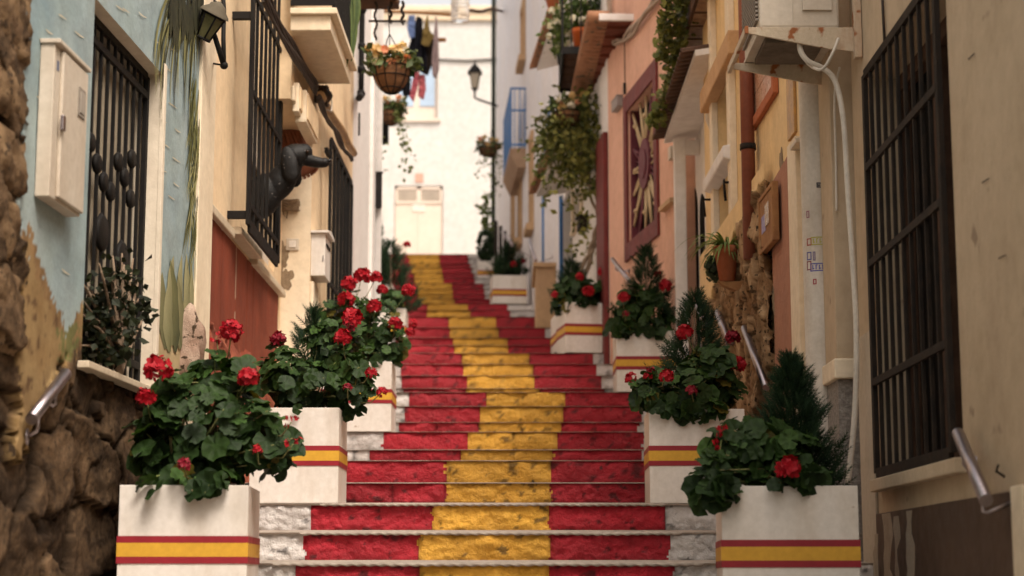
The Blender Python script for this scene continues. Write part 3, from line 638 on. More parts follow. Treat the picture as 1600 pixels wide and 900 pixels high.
for z in Z:
    for s in S:
        p = w.P(s, 0, z); k = wc(s, z, p)
        if k > 0:
            n = .014 + .002 * fbm(Vector((s * 4, z * 4, 0)), 3); col = Vector((0.30, 0.062, 0.028)).lerp(Vector((0.24, 0.05, 0.024)), max(0, min(1, .5 + fbm(Vector((s * 5, z * 2, 1)), 4))))
            for q, sj in enumerate((.5, 1.15, 1.7, 2.3, 2.8, 3.1)):
                if abs(s - sj) < .02: n -= .004
                if abs(s - sj) < .017 and q in (1, 3) and fbm(Vector((sj * 9, z * 5, 0)), 3) > -.08: col = Vector((0.55, 0.42, 0.32))
        else:
            e, cell, q = stone_disp(s, z, 2.2, 8.8); n = .035 + .05 * (1 - math.exp(k / 30)) - .03 * (1 - min(1, e * 1.5)) + .035 * fbm(q * 2, 5)
            col = Vector((0.20, 0.045, 0.026)).lerp(Vector((0.36, 0.11, 0.06)), max(0, min(1, .5 + .9 * fbm(q * 3, 5))))
        mb.v.append(w.P(s, n, z)); mb.col.append(col)
mb.f = [(i * ns + j, i * ns + j + 1, (i + 1) * ns + j + 1, (i + 1) * ns + j) for i in range(len(Z) - 1) for j in range(ns - 1)]; mb.m = [0] * len(mb.f); mb.sm = [True] * len(mb.f)
obj('wainscot', mb, M['wainscot'], h2, fix=False)
mb = MB(); mb.box(w, .06, ga + .02, .0, .05, zt2, zt2 + .06); mb.box(w, ga + .025, ga + 1.0, .0, .095, zt2 + .03, zt2 + .085); mb.box(w, ga + 1.005, s_w1 + .12, .0, .06, zt2 - .01, zt2 + .045)
obj('ledge', mb, M['marble'], h2, bevel=.008)
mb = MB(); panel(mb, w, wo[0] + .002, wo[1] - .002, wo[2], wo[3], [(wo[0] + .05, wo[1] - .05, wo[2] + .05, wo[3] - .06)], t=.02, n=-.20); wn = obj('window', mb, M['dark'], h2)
mb = MB()
for a, b in ((wo[2] + .004, 2.62), (3.12, wo[3] - .01)):
    mb.box(w, wo[0] + .004, wo[1] - .004, -.06, -.045, a, b)
obj('blind', mb, M['curtain'], wn)
nb = 6
DOGS = w.S(452, .25, 250)
skip = [k for k in range(1, nb + 1) if abs(lerp(ga, gb, k / (nb + 1)) - DOGS) < .0]
grille(None, w, ga, gb, 2.36, 4.7, gn, nb, bar=.022, rails=(2.5, 3.3, 4.0), frame=.085, parent=wn)
mb = MB()
for zz in (w.Z(375, 340, .07), w.Z(378, 22, .07)): mb = MB(); mb.box(w, ga - .03, ga + .02, 0, gn - .012, zz - .025, zz + .025); obj('grille_bracket', mb, M['iron'], wn)
mb = MB()   # pale moulded lintel stepping along the wall beyond the window
mb.box(L2, -1.36, .02, .001, .03, 3.60, 3.72); obj('moulding', mb, M['cream_pale'], h2, bevel=.01)
WFR = Fr((0, 0, 0), (1, 0, 0), (0, 1, 0))
mb = MB(); mb.box(WFR, -1.93, -1.68, 14.697, 14.75, -.9, 3.6)
obj('return_wall', mb, M['cream_pale'], h2)
mb = MB()
for (px, py, ra, rz, sd) in ((443, 396, .07, .10, 1), (446, 436, .10, .09, 2), (441, 412, .05, .06, 3)):
    p_ = U(px, py, 14.69); mb.prism(WFR, blob(w, p_.x, p_.z, ra * .8, rz * 1.2, 40, sd), 14.6965 - .001 * sd, 14.72)
obj('bare_patch', mb, M['greypatch'], h2)
# dark door with grille further along
w = L2
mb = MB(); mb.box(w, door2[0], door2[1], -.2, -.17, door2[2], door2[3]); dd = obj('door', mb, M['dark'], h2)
grille(None, w, w.S(515, .09, 350), w.S(549, .09, 350), 1.3, w.Z(518, 220, .09), .09, 5, bar=.03, rails=(2.0, 2.5), frame=.06, name='door_grille', parent=dd)
mb = MB(); zz = w.Z(508, 240, .05); mb.box(w, w.S(508, .05, 240) - .15, w.S(515, .09, 350), .06, .09, zz - .02, zz + .02); obj('grille_bracket', mb, M['iron'], dd)
mb = MB(); mb.box(w, .01, .35, 0, .03, 1.3, 2.42); obj('pier', mb, M['cream_pale'], h2, bevel=.006)
# balcony
b0, b1 = L2.S(453, 0, 57), L2.S(548, .31, 115); bz = 4.12
mb = MB(); mb.box(w, b0, b1, 0, .31, bz, bz + .12); mb.box(w, b0 - .04, b1 + .04, 0, .36, bz + .12, bz + .17); bl = obj('balcony', mb, M['cream_pale'], h2, bevel=.008)
mb = MB(); rz0, rz1 = bz + .21, bz + 1.1
for k in range(15):
    s = lerp(b0 + .02, b1 - .02, k / 14); mb.box(w, s - .008, s + .008, .322, .338, rz0, rz1)
mb.box(w, b0, b1, .315, .345, rz1, rz1 + .03); mb.box(w, b0, b1, .318, .342, rz0 - .03, rz0)
mb.box(w, b0 - .005, b0 + .012, 0, .342, rz0 - .01, rz1); obj('railing', mb, M['iron'], bl)

# brick-like slatted ornament, rope knot, switch, boxes, cables
so, zo = w.hit(462, 250, .02)
t = thing('slatted_ornament', 'round red brown slatted wall ornament hanging behind the black dog', 'ornament', w.P(so, 0, zo - .3))
ax = Vector((.36, -.18, -.92)).normalized(); c0 = U(450, 205, 14.42); x = ax.orthogonal().normalized(); y = ax.cross(x)
mb = MB()
for k in range(22):
    a = 2 * PI * k / 22; fr = Fr((0, 0, 0), (1, 0, 0), (0, 1, 0)); r = .165; rad = x * math.cos(a) + y * math.sin(a); tg = -x * math.sin(a) + y * math.cos(a)
    vs = []
    for hh, rr in ((0, .085), (.40, .115)):
        for u_, v_ in ((-.0125, 0), (.0125, 0), (.0125, .014), (-.0125, .014)): vs.append(c0 + ax * hh + rad * (rr + v_) + tg * u_)
    mb.add(vs, [(0, 1, 2, 3), (4, 5, 6, 7), (0, 1, 5, 4), (1, 2, 6, 5), (2, 3, 7, 6), (3, 0, 4, 7)])
obj('slats', mb, M['slatbrick'], t)
mb = MB(); mb.lathe(c0, [(0.001, .0), (.08, .01), (.085, .03), (.113, .38), (.001, .34)], 22, ax); obj('core', mb, M['slatbrick'], t)
mb = MB(); rg = random.Random(3)
for k in range(60): a, r = rg.uniform(0, 6.28), (.085) * rg.random() ** .5; mb.ball(c0 - ax * .01 + (x * math.cos(a) + y * math.sin(a)) * r, .018, 6)
obj('pebbled_end', mb, M['iron_rust'], t)
q_ = U(452, 321, 14.66); rg = random.Random(9); mb = MB()
pts = [q_ + Vector((.075 * math.sin(a * 1.7) + .012 * rg.uniform(-1, 1), .015 * math.cos(a * 2.3), .045 * math.cos(a * 1.1))) for a in [i * .25 for i in range(110)]]
mb.tube(pts, .011, 6); mb.tube([q_ + Vector(v) for v in ((-.03, 0, 0), (-.05, 0, -.07), (-.02, 0, -.11), (-.01, 0, -.03))], .006, 6)
tag(obj('rope_knot', mb, M['rope']), 'knotted brown rope coil hanging on the cream wall below the dog', 'rope')
q_ = U(457, 382, 14.69); t = thing('light_switch', 'small white square switch on the cream wall beside the mortar patches', 'switch', q_)
mb = MB(); mb.box(WFR, q_.x - .053, q_.x + .053, 14.682, 14.696, q_.z - .05, q_.z + .05); obj('plate', mb, M['oldwhite'], t, bevel=.004)
mb = MB(); mb.box(WFR, q_.x - .028, q_.x + .028, 14.672, 14.681, q_.z - .028, q_.z + .028); obj('rocker', mb, M['box_white'], t, bevel=.003)
s0, s1 = .02, .40; z1, z0 = w.Z(507, 362, .12), w.Z(507, 430, .12)
t = thing('letter_box', 'white letter box with a peaked cap on the cream wall before the dark door', 'letter box', w.P((s0 + s1) / 2, 0, z0))
mb = MB(); mb.box(w, s0, s1, .001, .12, z0, z1); b = obj('body', mb, M['box_white'], t, bevel=.004)
mb = MB(); mb.prism(w, [(s0 - .03, z1), (s1 + .03, z1), (s1 + .03, z1 + .02), ((s0 + s1) / 2, z1 + .05), (s0 - .03, z1 + .02)], 0.001, .15); obj('cap', mb, M['box_white'], t, bevel=.003)
mb = MB(); mb.box(w, s0 + .05, s1 - .05, .1205, .128, z1 - .10, z1 - .075); obj('slot', mb, M['iron'], t)
mb = MB(); mb.box(w, s0 - .001, s0 - .006, .1, .108, z0 + .12, z0 + .17); obj('latch', mb, M['steel'], t)
for (pa, ya, pb, yb, nn, lab) in ((467, 128, 477, 175, .05, 'narrow cream conduit box fixed under the balcony cables'), (479, 140, 497, 192, .09, 'cream junction box with a lid beside the tan wrapped pipe')):
    s0, s1 = w.S(pa, nn, 150), w.S(pb, nn, 150); z1, z0 = w.Z(pa, ya, nn), w.Z(pa, yb, nn)
    t = thing('junction_box', lab, 'junction box', w.P(s0, 0, z0), 'junction boxes on the cream wall')
    mb = MB(); mb.box(w, s0, s1, 0.002, nn, z0, z1); obj('body', mb, M['cream_pale'], t, bevel=.006); mb = MB(); mb.box(w, s0 + .03, s1 - .03, nn, nn + .012, z0 + .03, z1 - .03); obj('lid', mb, M['cream'], t, bevel=.004)
def wcable(pts, r, m, label, name='cable', cat='cable', n=.06, seg=8, wob=0.0, strands=1):
    mb = MB(); P0 = [w.P(*(lambda h: (h[0], (p[2] if len(p) > 2 else n), h[1]))(w.hit(p[0], p[1], (p[2] if len(p) > 2 else n)))) for p in pts]
    for st in range(strands):
        rg = random.Random(st + len(pts)); out = []
        for a, b in zip(P0, P0[1:]):
            for q in range(8):
                v = a.lerp(b, q / 8); out.append(v + Vector((0, 0, wob * math.sin(len(out) * .6 + st * 2.1))) + w.n * (wob * math.cos(len(out) * .5 + st * 1.7)) + Vector((0, 0, -.022 * st)))
        out.append(P0[-1]); mb.tube(out, r * (1 - .15 * (st % 2)), seg)
    return tag(obj(name, mb, m), label, cat, None)
wcable([(412, -25), (440, 38), (470, 88), (496, 132)], .013, M['cable_blk'], 'thick bundle of dark cables running under the cream balcony', n=.07, wob=.005, strands=6)
wcable([(500, 148), (520, 182), (540, 215), (553, 240)], .036, M['cable_tan'], 'tan wrapped pipe running along the cream wall under the balcony', 'wrapped_pipe', 'pipe', n=.08, wob=.004)
wcable([(497, 150), (515, 190), (535, 225), (550, 250)], .018, M['cable_blk'], 'pair of black cables under the tan wrapped pipe', n=.10, wob=.01, strands=2)
s, z = w.hit(506, 150, .08); mb = MB(); mb.tube([w.P(s + .12 * math.cos(a), .08 + .03 * math.sin(a * .4), z + .08 * math.sin(a)) for a in [i * .4 for i in range(70)]], .012, 6); mb.ball(w.P(s, .06, z), .07, 12, sq=(1.4, .7, 1))
tag(obj('cable_coil', mb, M['cable_blk']), 'black coil of spare cable hanging at the end of the balcony', 'cable')
mb = MB(); mb.tube([w.P(s + .1, .09, z + .1), w.P(s + .25, .12, z + .02), w.P(s + .22, .12, z - .08), w.P(s + .08, .1, z - .1)], .008, 6); tag(obj('cable', mb, M['cable_white']), 'short white cable loop beside the black cable coil', 'cable')

# ================================================================== HOUSE 3: white strip house with pipes
w = L3
h3 = thing('white_strip_house', 'narrow white house strip with a black cable beyond the dark grille door', 'house', w.P(2, -1, 1.0))
mb = MB(); panel(mb, w, .012, w.L, .6, 9.3, [], t=.2); obj('wall', mb, M['white_wall'], h3)
mb = MB(); mb.box(w, .02, .55, 0, .06, .9, 9.2); mb.box(w, w.L - .5, w.L - .02, 0, .05, .9, 9.2); obj('pilaster', mb, M['white_wall'], h3, bevel=.01)
w = L3
sx = w.S(565, .1, 80)
mb = MB(); mb.tube([w.P(sx, .10, z) for z in [w.Z(565, y, .1) for y in (-40, 0, 20, 60, 65, 110, 112, 157)]], .03, 8)
for y in (12, 72, 110, 150): mb.ball(w.P(sx, .10, w.Z(565, y, .1)), .05, 8)
mb.tube([w.P(sx, .1, w.Z(565, 152, .1)), w.P(sx - .8, .14, w.Z(548, 118, .12))], .035, 8)
tag(obj('iron_bracket', mb, M['iron']), 'tall black iron rod and stay fixed on the white strip house', 'bracket')
mb = MB(); mb.box(w, w.L - .05, w.L + .0, .05, .13, w.Z(585, 340), w.Z(585, 285)); mb.box(w, w.L - .06, w.L + .01, .04, .14, w.Z(585, 285), w.Z(585, 283))
tag(obj('wall_box', mb, M['iron'], bevel=.004), 'slim black box on the far edge of the white strip house', 'box')
mb = MB(); mb.tube([w.P(1.2, .03, w.Z(572, z)) for z in (262, 240, 228, 236, 250)], .012, 6); tag(obj('wall_hook', mb, M['iron_rust']), 'small bent wire hook on the white strip house', 'hook')
# hidden neighbour beyond, set back
w = L4
h4 = thing('setback_house', 'set back white house where the street widens before the end wall', 'house', w.P(10, -1, 3))
mb = MB(); panel(mb, w, 0, w.L, 2.0, 13, [], t=.2); mb.add([(-2.7, 22.4, 2), (-1.62, 21.82, 2), (-1.62, 21.82, 9.3), (-2.7, 22.4, 9.3)], [(0, 1, 2, 3)]); obj('wall', mb, M['white_wall'], h4)
# ================================================================== END HOUSE
EW = Wall((-9.0, 55.2), (5.0, 55.2), 'L'); EW.n = Vector((0, -1, 0)); w = EW
h5 = thing('end_house', 'tall white house closing the top of the stairs with a double door', 'house', w.P(6, -2, 9.5))
dz1 = w.Z(650, 290); dz0 = w.Z(650, 402); da, db = w.S(616, 0, 350), w.S(692, 0, 350)
wa, wb, wz0_, wz1_ = w.S(618, 0, 140), w.S(684, 0, 140), w.Z(650, 186), w.Z(650, 95)
mb = MB(); panel(mb, w, 0, 14, 8, 18.05, [(da, db, dz0 - .6, dz1), (wa, wb, wz0_, wz1_)], t=.25); obj('wall', mb, M['end_wall'], h5)
mb = MB(); mb.box(w, 0, 14, 0, .12, w.Z(650, 33), w.Z(650, 20)); mb.box(w, 0, 14, 0, .2, w.Z(650, 20), w.Z(650, 12)); obj('cornice', mb, mat('cornice_plaster', (0.72, 0.60, 0.45), (0.66, 0.54, 0.40)), h5, bevel=.02)
mb = MB(); mb.box(w, da + .02, db - .02, -.12, -.06, dz0 - .6, dz1 - .03); dr = obj('door', mb, M['door_cream'], h5)
mb = MB(); ft = .12; zt_ = w.Z(650, 314)
for a, b in ((da + .02, da + .1), ((da + db) / 2 - .07, (da + db) / 2 + .07), (db - .1, db - .02)): mb.box(w, a, b, -.06, -.02, zt_, dz1 - .03)
mb.box(w, da + .02, db - .02, -.06, -.02, dz1 - .12, dz1 - .03); mb.box(w, da + .02, db - .02, -.06, -.02, zt_ - .08, zt_); mb.box(w, (da + db) / 2 - .025, (da + db) / 2 + .025, -.06, -.045, dz0 - .6, zt_ - .08)
obj('door_frame', mb, M['door_cream'], dr, bevel=.01)
mb = MB()
for a, b in ((da + .1, (da + db) / 2 - .07), ((da + db) / 2 + .07, db - .1)): mb.box(w, a, b, -.05, -.04, zt_, dz1 - .12)
obj('transom', mb, M['door_glass'], dr)
mb = MB(); xm = (da + db) / 2; mb.box(w, xm - .2, xm + .2, -.044, -.038, w.Z(650, 330), w.Z(650, 318)); obj('letter_plate', mb, mat('pale_plate', (0.74, 0.68, 0.62)), dr)
mb = MB(); mb.box(w, wa, wb, -.2, -.16, wz0_, wz1_); wn = obj('window', mb, M['door_cream'], h5)
mb = MB()
for k in range(2):
    a = lerp(wa, wb, k / 2) + .1; b = lerp(wa, wb, (k + 1) / 2) - .1; mb.box(w, a, b, -.15, -.13, wz0_ + .45, wz1_ - .1)
obj('pane', mb, M['blue_pane'], wn)
mb = MB(); mb.box(w, wa - .1, wb + .1, 0, .1, wz0_ - .1, wz0_); obj('sill', mb, M['door_cream'], wn)
mb = MB(); mb.box(w, w.S(647), w.S(660), 0, .03, w.Z(650, 285), w.Z(650, 271)); tag(obj('number_tile', mb, mat('pink_tile', (0.62, 0.36, 0.28), None, 4, rough=.3), bevel=.004), 'small pinkish ceramic tile above the door of the end house', 'tile')
w = EW; wcable([(684, 93), (730, 95), (778, 92)], .03, M['cable_blk'], 'dark cable crossing the white end house below the washing', n=.05)
# ================================================================== RIGHT SIDE, HOUSE R1: beige house with barred window
w = R1
k1 = thing('beige_house', 'beige plastered house with a black barred window and brown painted dado', 'house', w.P(4, -1, -1.2))
wa, wb = w.S(1494, 0, 400), w.S(1367, 0, 400); wz0, wz1 = .465, 2.43
mb = MB(); panel(mb, w, -13, w.L, -1.6, 4.3, [(wa, wb, wz0, wz1)], t=.22); obj('wall', mb, M['beige'], k1)  # wall extended unseen behind the camera to darken the near street
mb = MB(); mb.box(w, wa, wb, -.21, -.19, wz0, wz1); wn = obj('window', mb, M['dark'], k1)
mb = MB()
for a, b in ((wa, wa + .07), (wb - .06, wb), ((wa + wb) / 2 - .04, (wa + wb) / 2 + .04)): mb.box(w, a, b, -.19, -.13, wz0, wz1)
mb.box(w, wa + .07, wb - .06, -.185, -.135, wz1 - .08, wz1); mb.box(w, wa + .07, wb - .06, -.185, -.135, wz0, wz0 + .09)
mb.box(w, wa - .001, wa + .02, -.12, -.01, wz0, wz1 - .2); obj('window_frame', mb, M['wood_dk'], wn, bevel=.004)
grille(None, w, wa + .09, wb + .005, wz0 + .02, wz1 + .02, .022, 9, bar=.018, rails=(.92, 1.5, 1.98), frame=.045, parent=wn, matl=M['iron_rust'])
mb = MB(); mb.box(w, wa - .06, wb + .03, 0, .055, .395, .455); obj('sill', mb, mat('painted_sill', (0.58, 0.47, 0.34), (0.5, 0.39, 0.27), 4, streak=(0.3, 0.2, 0.12)), wn, bevel=.006)
pa, pb = w.S(1586, 0, 760), w.S(1361, 0, 810)
mb = MB(); mb.box(w, pa, pb, .002, .014, -1.2, .295); obj('dado', mb, M['brownpanel'], k1, bevel=.003)
mb = MB()
for k, (px, wd) in enumerate(((1390, .10), (1405, .045), (1425, .085), (1373, .04))):
    s = w.S(px, 0, 830); z0 = -.9; pts = []
    for q in range(24): z = lerp(z0, (.29, .27, .285, .2)[k], q / 23); pts.append((s - wd + .09 * fbm(Vector((z * 7, k, 0)), 5), z))
    for q in range(24): z = lerp((.29, .27, .285, .2)[k], z0, q / 23); pts.append((s + wd * .6 + .09 * fbm(Vector((z * 6, k, 5)), 5) + .004, z))
    mb.prism(w, pts, .010, .0150 + k * .0004)
obj('peeled_patch', mb, M['peel'], k1)
mb = MB(); mb.box(w, pa - .16, pa - .004, 0, .02, -1.2, .31); obj('corner_strip', mb, M['cream_pale'], k1, bevel=.004)
mb = MB(); mb.box(w, w.L - .34, w.L + .0, .0, .016, -1.2, w.Z(1350, 525)); obj('corner_post', mb, mat('pale_post', (0.56, 0.48, 0.38), (0.5, 0.42, 0.32), 3, streak=(0.36, 0.27, 0.19)), k1, bevel=.006)
mb = MB(); rg = random.Random(4)
for (px, py) in ((1520, 88), (1568, 401), (1542, 282)):
    mb = MB(); s, z = w.hit(px, py); mb.tube([w.P(s + .05, .0, z + .003), w.P(s + .045, .006, z + .002), w.P(s - .05, .007, z - .004)], .002, 6); obj('wall_hook', mb, M['iron_rust'], k1)
mb = MB(); s, z = w.hit(1570, 745); mb.tube([w.P(s, 0, z), w.P(s, .03, z + .02), w.P(s - .03, .03, z + .04)], .005, 6)
obj('wall_hook', mb, M['iron_rust'], k1)
mb = MB(); mb.tube([w.P(w.S(1378, .012, 0) - .0, .012, w.Z(1370, -30)), w.P(w.S(1383, .012, 85), .012, w.Z(1383, 82))], .007, 6); tag(obj('cable', mb, M['cable_blk']), 'thin dark cable down the beige wall above the barred window', 'cable')
# rail over the brown dado
handrail(U(1497, 677, 6.85), U(1541, 782, 6.3), [(.88, (1.769, 6.35, .34)), (.2, (1.769, 6.85, .5))], 'thick steel handrail in front of the beige wall and brown dado', r=.024)
handrail(U(103, 584, 7.28), U(49, 655, 6.84), [(.80, (L1.P(5.92, 0, 0).x, 6.92, U(40, 650, 6.92).z)), (.3, (L1.P(6.12, 0, 0).x, 7.12, .77))], 'thick steel handrail in front of the painted sand of the mural wall', r=.024)

# air conditioner on rusty brackets
X0, X1, Ya, Yb, Z0 = 1.27, 1.68, 8.86, 9.46, 2.775
t = thing('air_conditioner', 'dusty beige air conditioner unit fixed high on the beige house', 'air conditioner', (1.46, 9.1, Z0))
mb = MB(); mb.box(WF, X0, X1, Ya, Yb, Z0, Z0 + .56); bd = obj('housing', mb, M['oldwhite'], t, bevel=.014)
mb = MB(); mb.box(WF, X0 + .22, X0 + .37, Ya - .018, Ya - .001, Z0 + .09, Z0 + .6); mb.box(WF, X0 + .17, X0 + .175, Ya - .004, Ya - .001, Z0 + .02, Z0 + .55); obj('side_cover', mb, M['oldwhite'], t, bevel=.012)
mb = MB()
for k in range(22): mb.box(WF, X0 - .016, X0 - .001, Ya + .03, Yb - .03, Z0 + .05 + k * .0225, Z0 + .061 + k * .0225)
obj('vent_grille', mb, mat('dusty_grey_plastic', (0.30, 0.26, 0.22)), t)
mb = MB(); mb.box(WF, X0 - .005, X1 + .005, Ya - .005, Yb + .005, Z0 - .018, Z0 - .001); mb.box(WF, X0 + .04, X1 - .06, Ya + .1, Yb - .1, Z0 - .05, Z0 - .018, 1); obj('base_pan', mb, [M['oldwhite'], mat('shaded_underside', (0.16, 0.13, 0.10), (0.10, 0.08, 0.06), 6)], t, bevel=.004)  # lower box coloured dark to paint in the shadow under the unit
for k, (yy, lab) in enumerate(((8.78, 'rust streaked cream steel bracket under the near side of the air conditioner'), (9.42, 'dirty steel bracket under the far side of the air conditioner'))):
    b = thing('wall_bracket', lab, 'bracket', (1.5, yy, 2.5), 'brackets under the air conditioner')
    zt_ = Z0 - .022
    mb = MB(); mb.prism(Fr((0, yy, 0), (1, 0, 0), (0, 1, 0)), [(1.20, zt_), (1.765, zt_), (1.765, zt_ - .13), (1.62, zt_ - .115), (1.20, zt_ - .032)], 0, .014)
    mb.box(WF, 1.20, 1.765, yy + .0145, yy + .05, zt_ - .008, zt_)
    obj('arm', mb, M['rusty'], b, bevel=.002)
    mb = MB(); mb.box(WF, 1.73, 1.7665, yy - .05, yy - .001, zt_ - .17, zt_ + .5); obj('upright', mb, M['rusty'], b, bevel=.002)
mb = MB(); mb.box(WF, 1.18, 1.199, 8.76, 9.5, Z0 - .06, Z0 - .02); tag(obj('bracket_crossbar', mb, M['rusty'], bevel=.003), 'thin cream crossbar tying the front ends of the air conditioner brackets', 'crossbar')
def free_tube(pts, r, m, name, label, cat, seg=8):
    out = []
    P = [Vector(p) for p in pts]
    for i in range(len(P) - 1):
        a, b, c, d = P[max(0, i - 1)], P[i], P[i + 1], P[min(len(P) - 1, i + 2)]
        for q in range(8):
            t = q / 8; out.append(0.5 * ((2 * b) + (c - a) * t + (2 * a - 5 * b + 4 * c - d) * t * t + (3 * b - a - 3 * c + d) * t ** 3))
    out.append(P[-1]); mb = MB(); mb.tube(out, r, seg); return tag(obj(name, mb, m), label, cat)
free_tube([U(1255, 48, 8.85), U(1250, 75, 8.82), U(1262, 95, 8.82), U(1288, 108, 8.84), U(1306, 130, 8.85), U(1318, 190, 8.85), U(1325, 300, 8.85), U(1333, 420, 8.85), U(1338, 520, 8.85), U(1336, 640, 8.85), U(1325, 755, 8.85)], .015, M['cable_white'], 'drain_hose', 'long white drain hose hanging from the air conditioner down the wall', 'hose')
free_tube([U(1310, 60, 8.75), U(1300, 85, 8.72), U(1285, 108, 8.75), U(1268, 104, 8.85), U(1256, 92, 8.9)], .008, M['cable_white'], 'cable', 'thin looped white cable under the air conditioner', 'cable')
free_tube([U(1312, 105, 9.05), U(1304, 150, 9.12), U(1306, 250, 9.18), U(1307, 330, 9.18)], .006, M['cable_white'], 'cable', 'thin straight white cable beside the drain hose', 'cable')

# ================================================================== HOUSE R2: yellow house over bare stone
w = R2
k2 = thing('yellow_house', 'yellow plastered house with a bare stone patch and salmon strip', 'house', w.P(3, -1, -.2))
ra, rb = w.S(1148, 0, 300), w.S(1124, 0, 300)
rz0, rz1 = w.Z(1135, 470), w.Z(1135, 60)
mb = MB(); panel(mb, w, 0.45, w.L, -1.2, 5.6, [(ra, rb, rz0, 4.0)], t=.18, mr=0); obj('wall', mb, M['yellow_wall'], k2)
mb = MB(); mb.box(w, ra, rb, -.17, -.15, rz0, 4.0); wn = obj('window', mb, M['brownwall'], k2)
mb = MB(); mb.box(w, ra + .02, ra + .28, -.145, -.02, w.Z(1138, 195), w.Z(1138, 140)); obj('hanging_box', mb, M['dark'], wn, bevel=.01)
sa, sb = w.S(1212, 0, 420), w.S(1119, 0, 420)
stone_top = lambda px: pwlin(px, [(1100, 500), (1122, 420), (1160, 340), (1180, 300), (1192, 285), (1216, 282)])
def yel(s, z, p):
    px, py = PX(p); k = py + 10 * fbm(Vector((s * 7, z * 7, 3)), 4) - stone_top(px)
    if k < 0: return Vector((0.78, 0.56, 0.29))
    return None
STG = ((0.28, 0.165, 0.085), (0.58, 0.40, 0.235), (0.13, 0.07, 0.035))
g = wallgrid(Wall((R2.o + R2.n * .060)[:2], (R2.P(R2.L, .060, 0))[:2], 'R'), sa, w.L - .02, -.6, 2.62, .018, [], yel, 21.0, 6.5, 0.62, .045, *STG)
for v in g.v: pass
obj('stone_patch', g, [M['stone'], M['yellow_wall']], k2, fix=False)
mb = MB(); s0, s1 = w.S(1243, 0, 420), w.S(1214, 0, 420); pts = [(s0, -1.1), (s1, -1.1)]
for q in range(20): z = lerp(-1.0, 2.46, q / 19); pts.append((s1 - .012 + .03 * fbm(Vector((z * 6, 0, 1)), 4), z))
pts.append((s0, 2.50)); mb.prism(w, pts, 0.002, .028); obj('salmon_panel', mb, M['salmon'], k2)
mb = MB(); mb.prism(w, blob(w, w.S(1218, 0, 330), w.Z(1218, 330), .07, .16, 36, 4), .004, .0300); mb.prism(w, blob(w, w.S(1216, 0, 480), w.Z(1216, 470), .05, .10, 36, 8), .004, .0305); mb.prism(w, blob(w, w.S(1222, 0, 262), w.Z(1222, 262), .10, .13, 36, 5), .002, .006)
obj('bare_patch', mb, M['greypatch'], k2)
mb = MB(); mb.box(w, w.S(1257, 0, 400), w.S(1244, 0, 400), .001, .04, -1.2, w.Z(1250, 215)); obj('edge_strip', mb, M['cream_pale'], k2, bevel=.006)
ry = 9.2; rx = U(1303, 400, ry).x; zl0, zl1 = U(1320, 592, ry).z, U(1320, 560, ry).z
mb = MB(); mb.box(WF, rx, 1.90, ry, 9.6, zl1, 4.9); obj('return_wall', mb, M['beige'], k2, bevel=.004)
mb = MB(); mb.box(WF, rx - .02, 1.90, ry - .035, 9.6, zl0, zl1 - .003); obj('ledge', mb, M['cream_pale'], k2, bevel=.008)
mb = MB(); mb.box(WF, rx + .004, 1.90, ry + .01, 9.6, -1.25, zl0 - .003); obj('pebbledash_base', mb, M['pebble'], k2)
mb = MB(); mb.box(w, rb + .002, rb + .16, 0, .05, w.Z(1122, 400), 5.2); mb.box(w, ra - .16, ra - .002, 0, .05, w.Z(1148, 340), 5.2); obj('window_jamb', mb, M['cream_pale'], wn, bevel=.006)
sl0, sl1 = w.S(1146, .12, 245), w.S(1106, .12, 245); z0 = w.Z(1112, 262, .16)
mb = MB(); mb.prism(Fr(w.P(ra - .25, 0, 0), w.n, w.t), [(0, z0 + .00), (.10, z0 + .03), (.105, z0 + .12), (0, z0 + .14)], .1, rb - ra + .45); obj('sill', mb, M['white_wall'], wn, bevel=.012)
z0 = w.Z(1100, 142, .16); mb = MB(); mb.box(w, ra - .5, rb + .35, .0, .10, z0 + .02, z0 + .20); obj('lintel', mb, mat('peach_beam', (0.58, 0.36, 0.19), (0.5, 0.30, 0.15), 4, bump=.3), wn, bevel=.012)
mb = MB()
for (px, py) in ((1145, 285), (1112, 312)):
    s, z = w.hit(px, py, .02); mb.tube([w.P(s, 0, z), w.P(s, .08, z), w.P(s, .085, z - .03), w.P(s, .075, z - .14)], .01, 6); mb.lathe(w.P(s, .085, z), [(.022, -.006), (.03, 0), (.022, .006)], 10, w.n)
obj('shutter_catch', mb, M['iron'], wn)
# downpipe
sx = w.S(1168, .07, 200); mb = MB(); z1, z0 = 5.5, w.Z(1168, 352, .07); mb.tube([w.P(sx, .07, z0 - .25), w.P(sx, .07, z1)], .047, 16)
t = tag(obj('downpipe', mb, M['pipe_brown']), 'reddish brown downpipe on the yellow wall above the stone patch', 'pipe')
mb = MB(); mb.lathe(w.P(sx, .07, w.Z(1168, 231, .07)), [(.048, -.02), (.055, -.02), (.055, .02), (.048, .02)], 16); mb.box(w, sx - .075, sx + .075, .03, .05, w.Z(1168, 231, .07) - .014, w.Z(1168, 231, .07) + .014); obj('clip', mb, M['iron_rust'], t)
mb = MB(); sy = w.S(1179, .03, 300); mb.tube([w.P(sy, .03, w.Z(1179, 228, .03)), w.P(sy, .03, w.Z(1179, 345, .03))], .008, 6); mb.box(w, sy - .02, sy + .02, .01, .06, w.Z(1179, 352, .03), w.Z(1179, 335, .03)); tag(obj('conduit', mb, M['iron_rust']), 'thin conduit running beside the reddish brown downpipe', 'pipe')
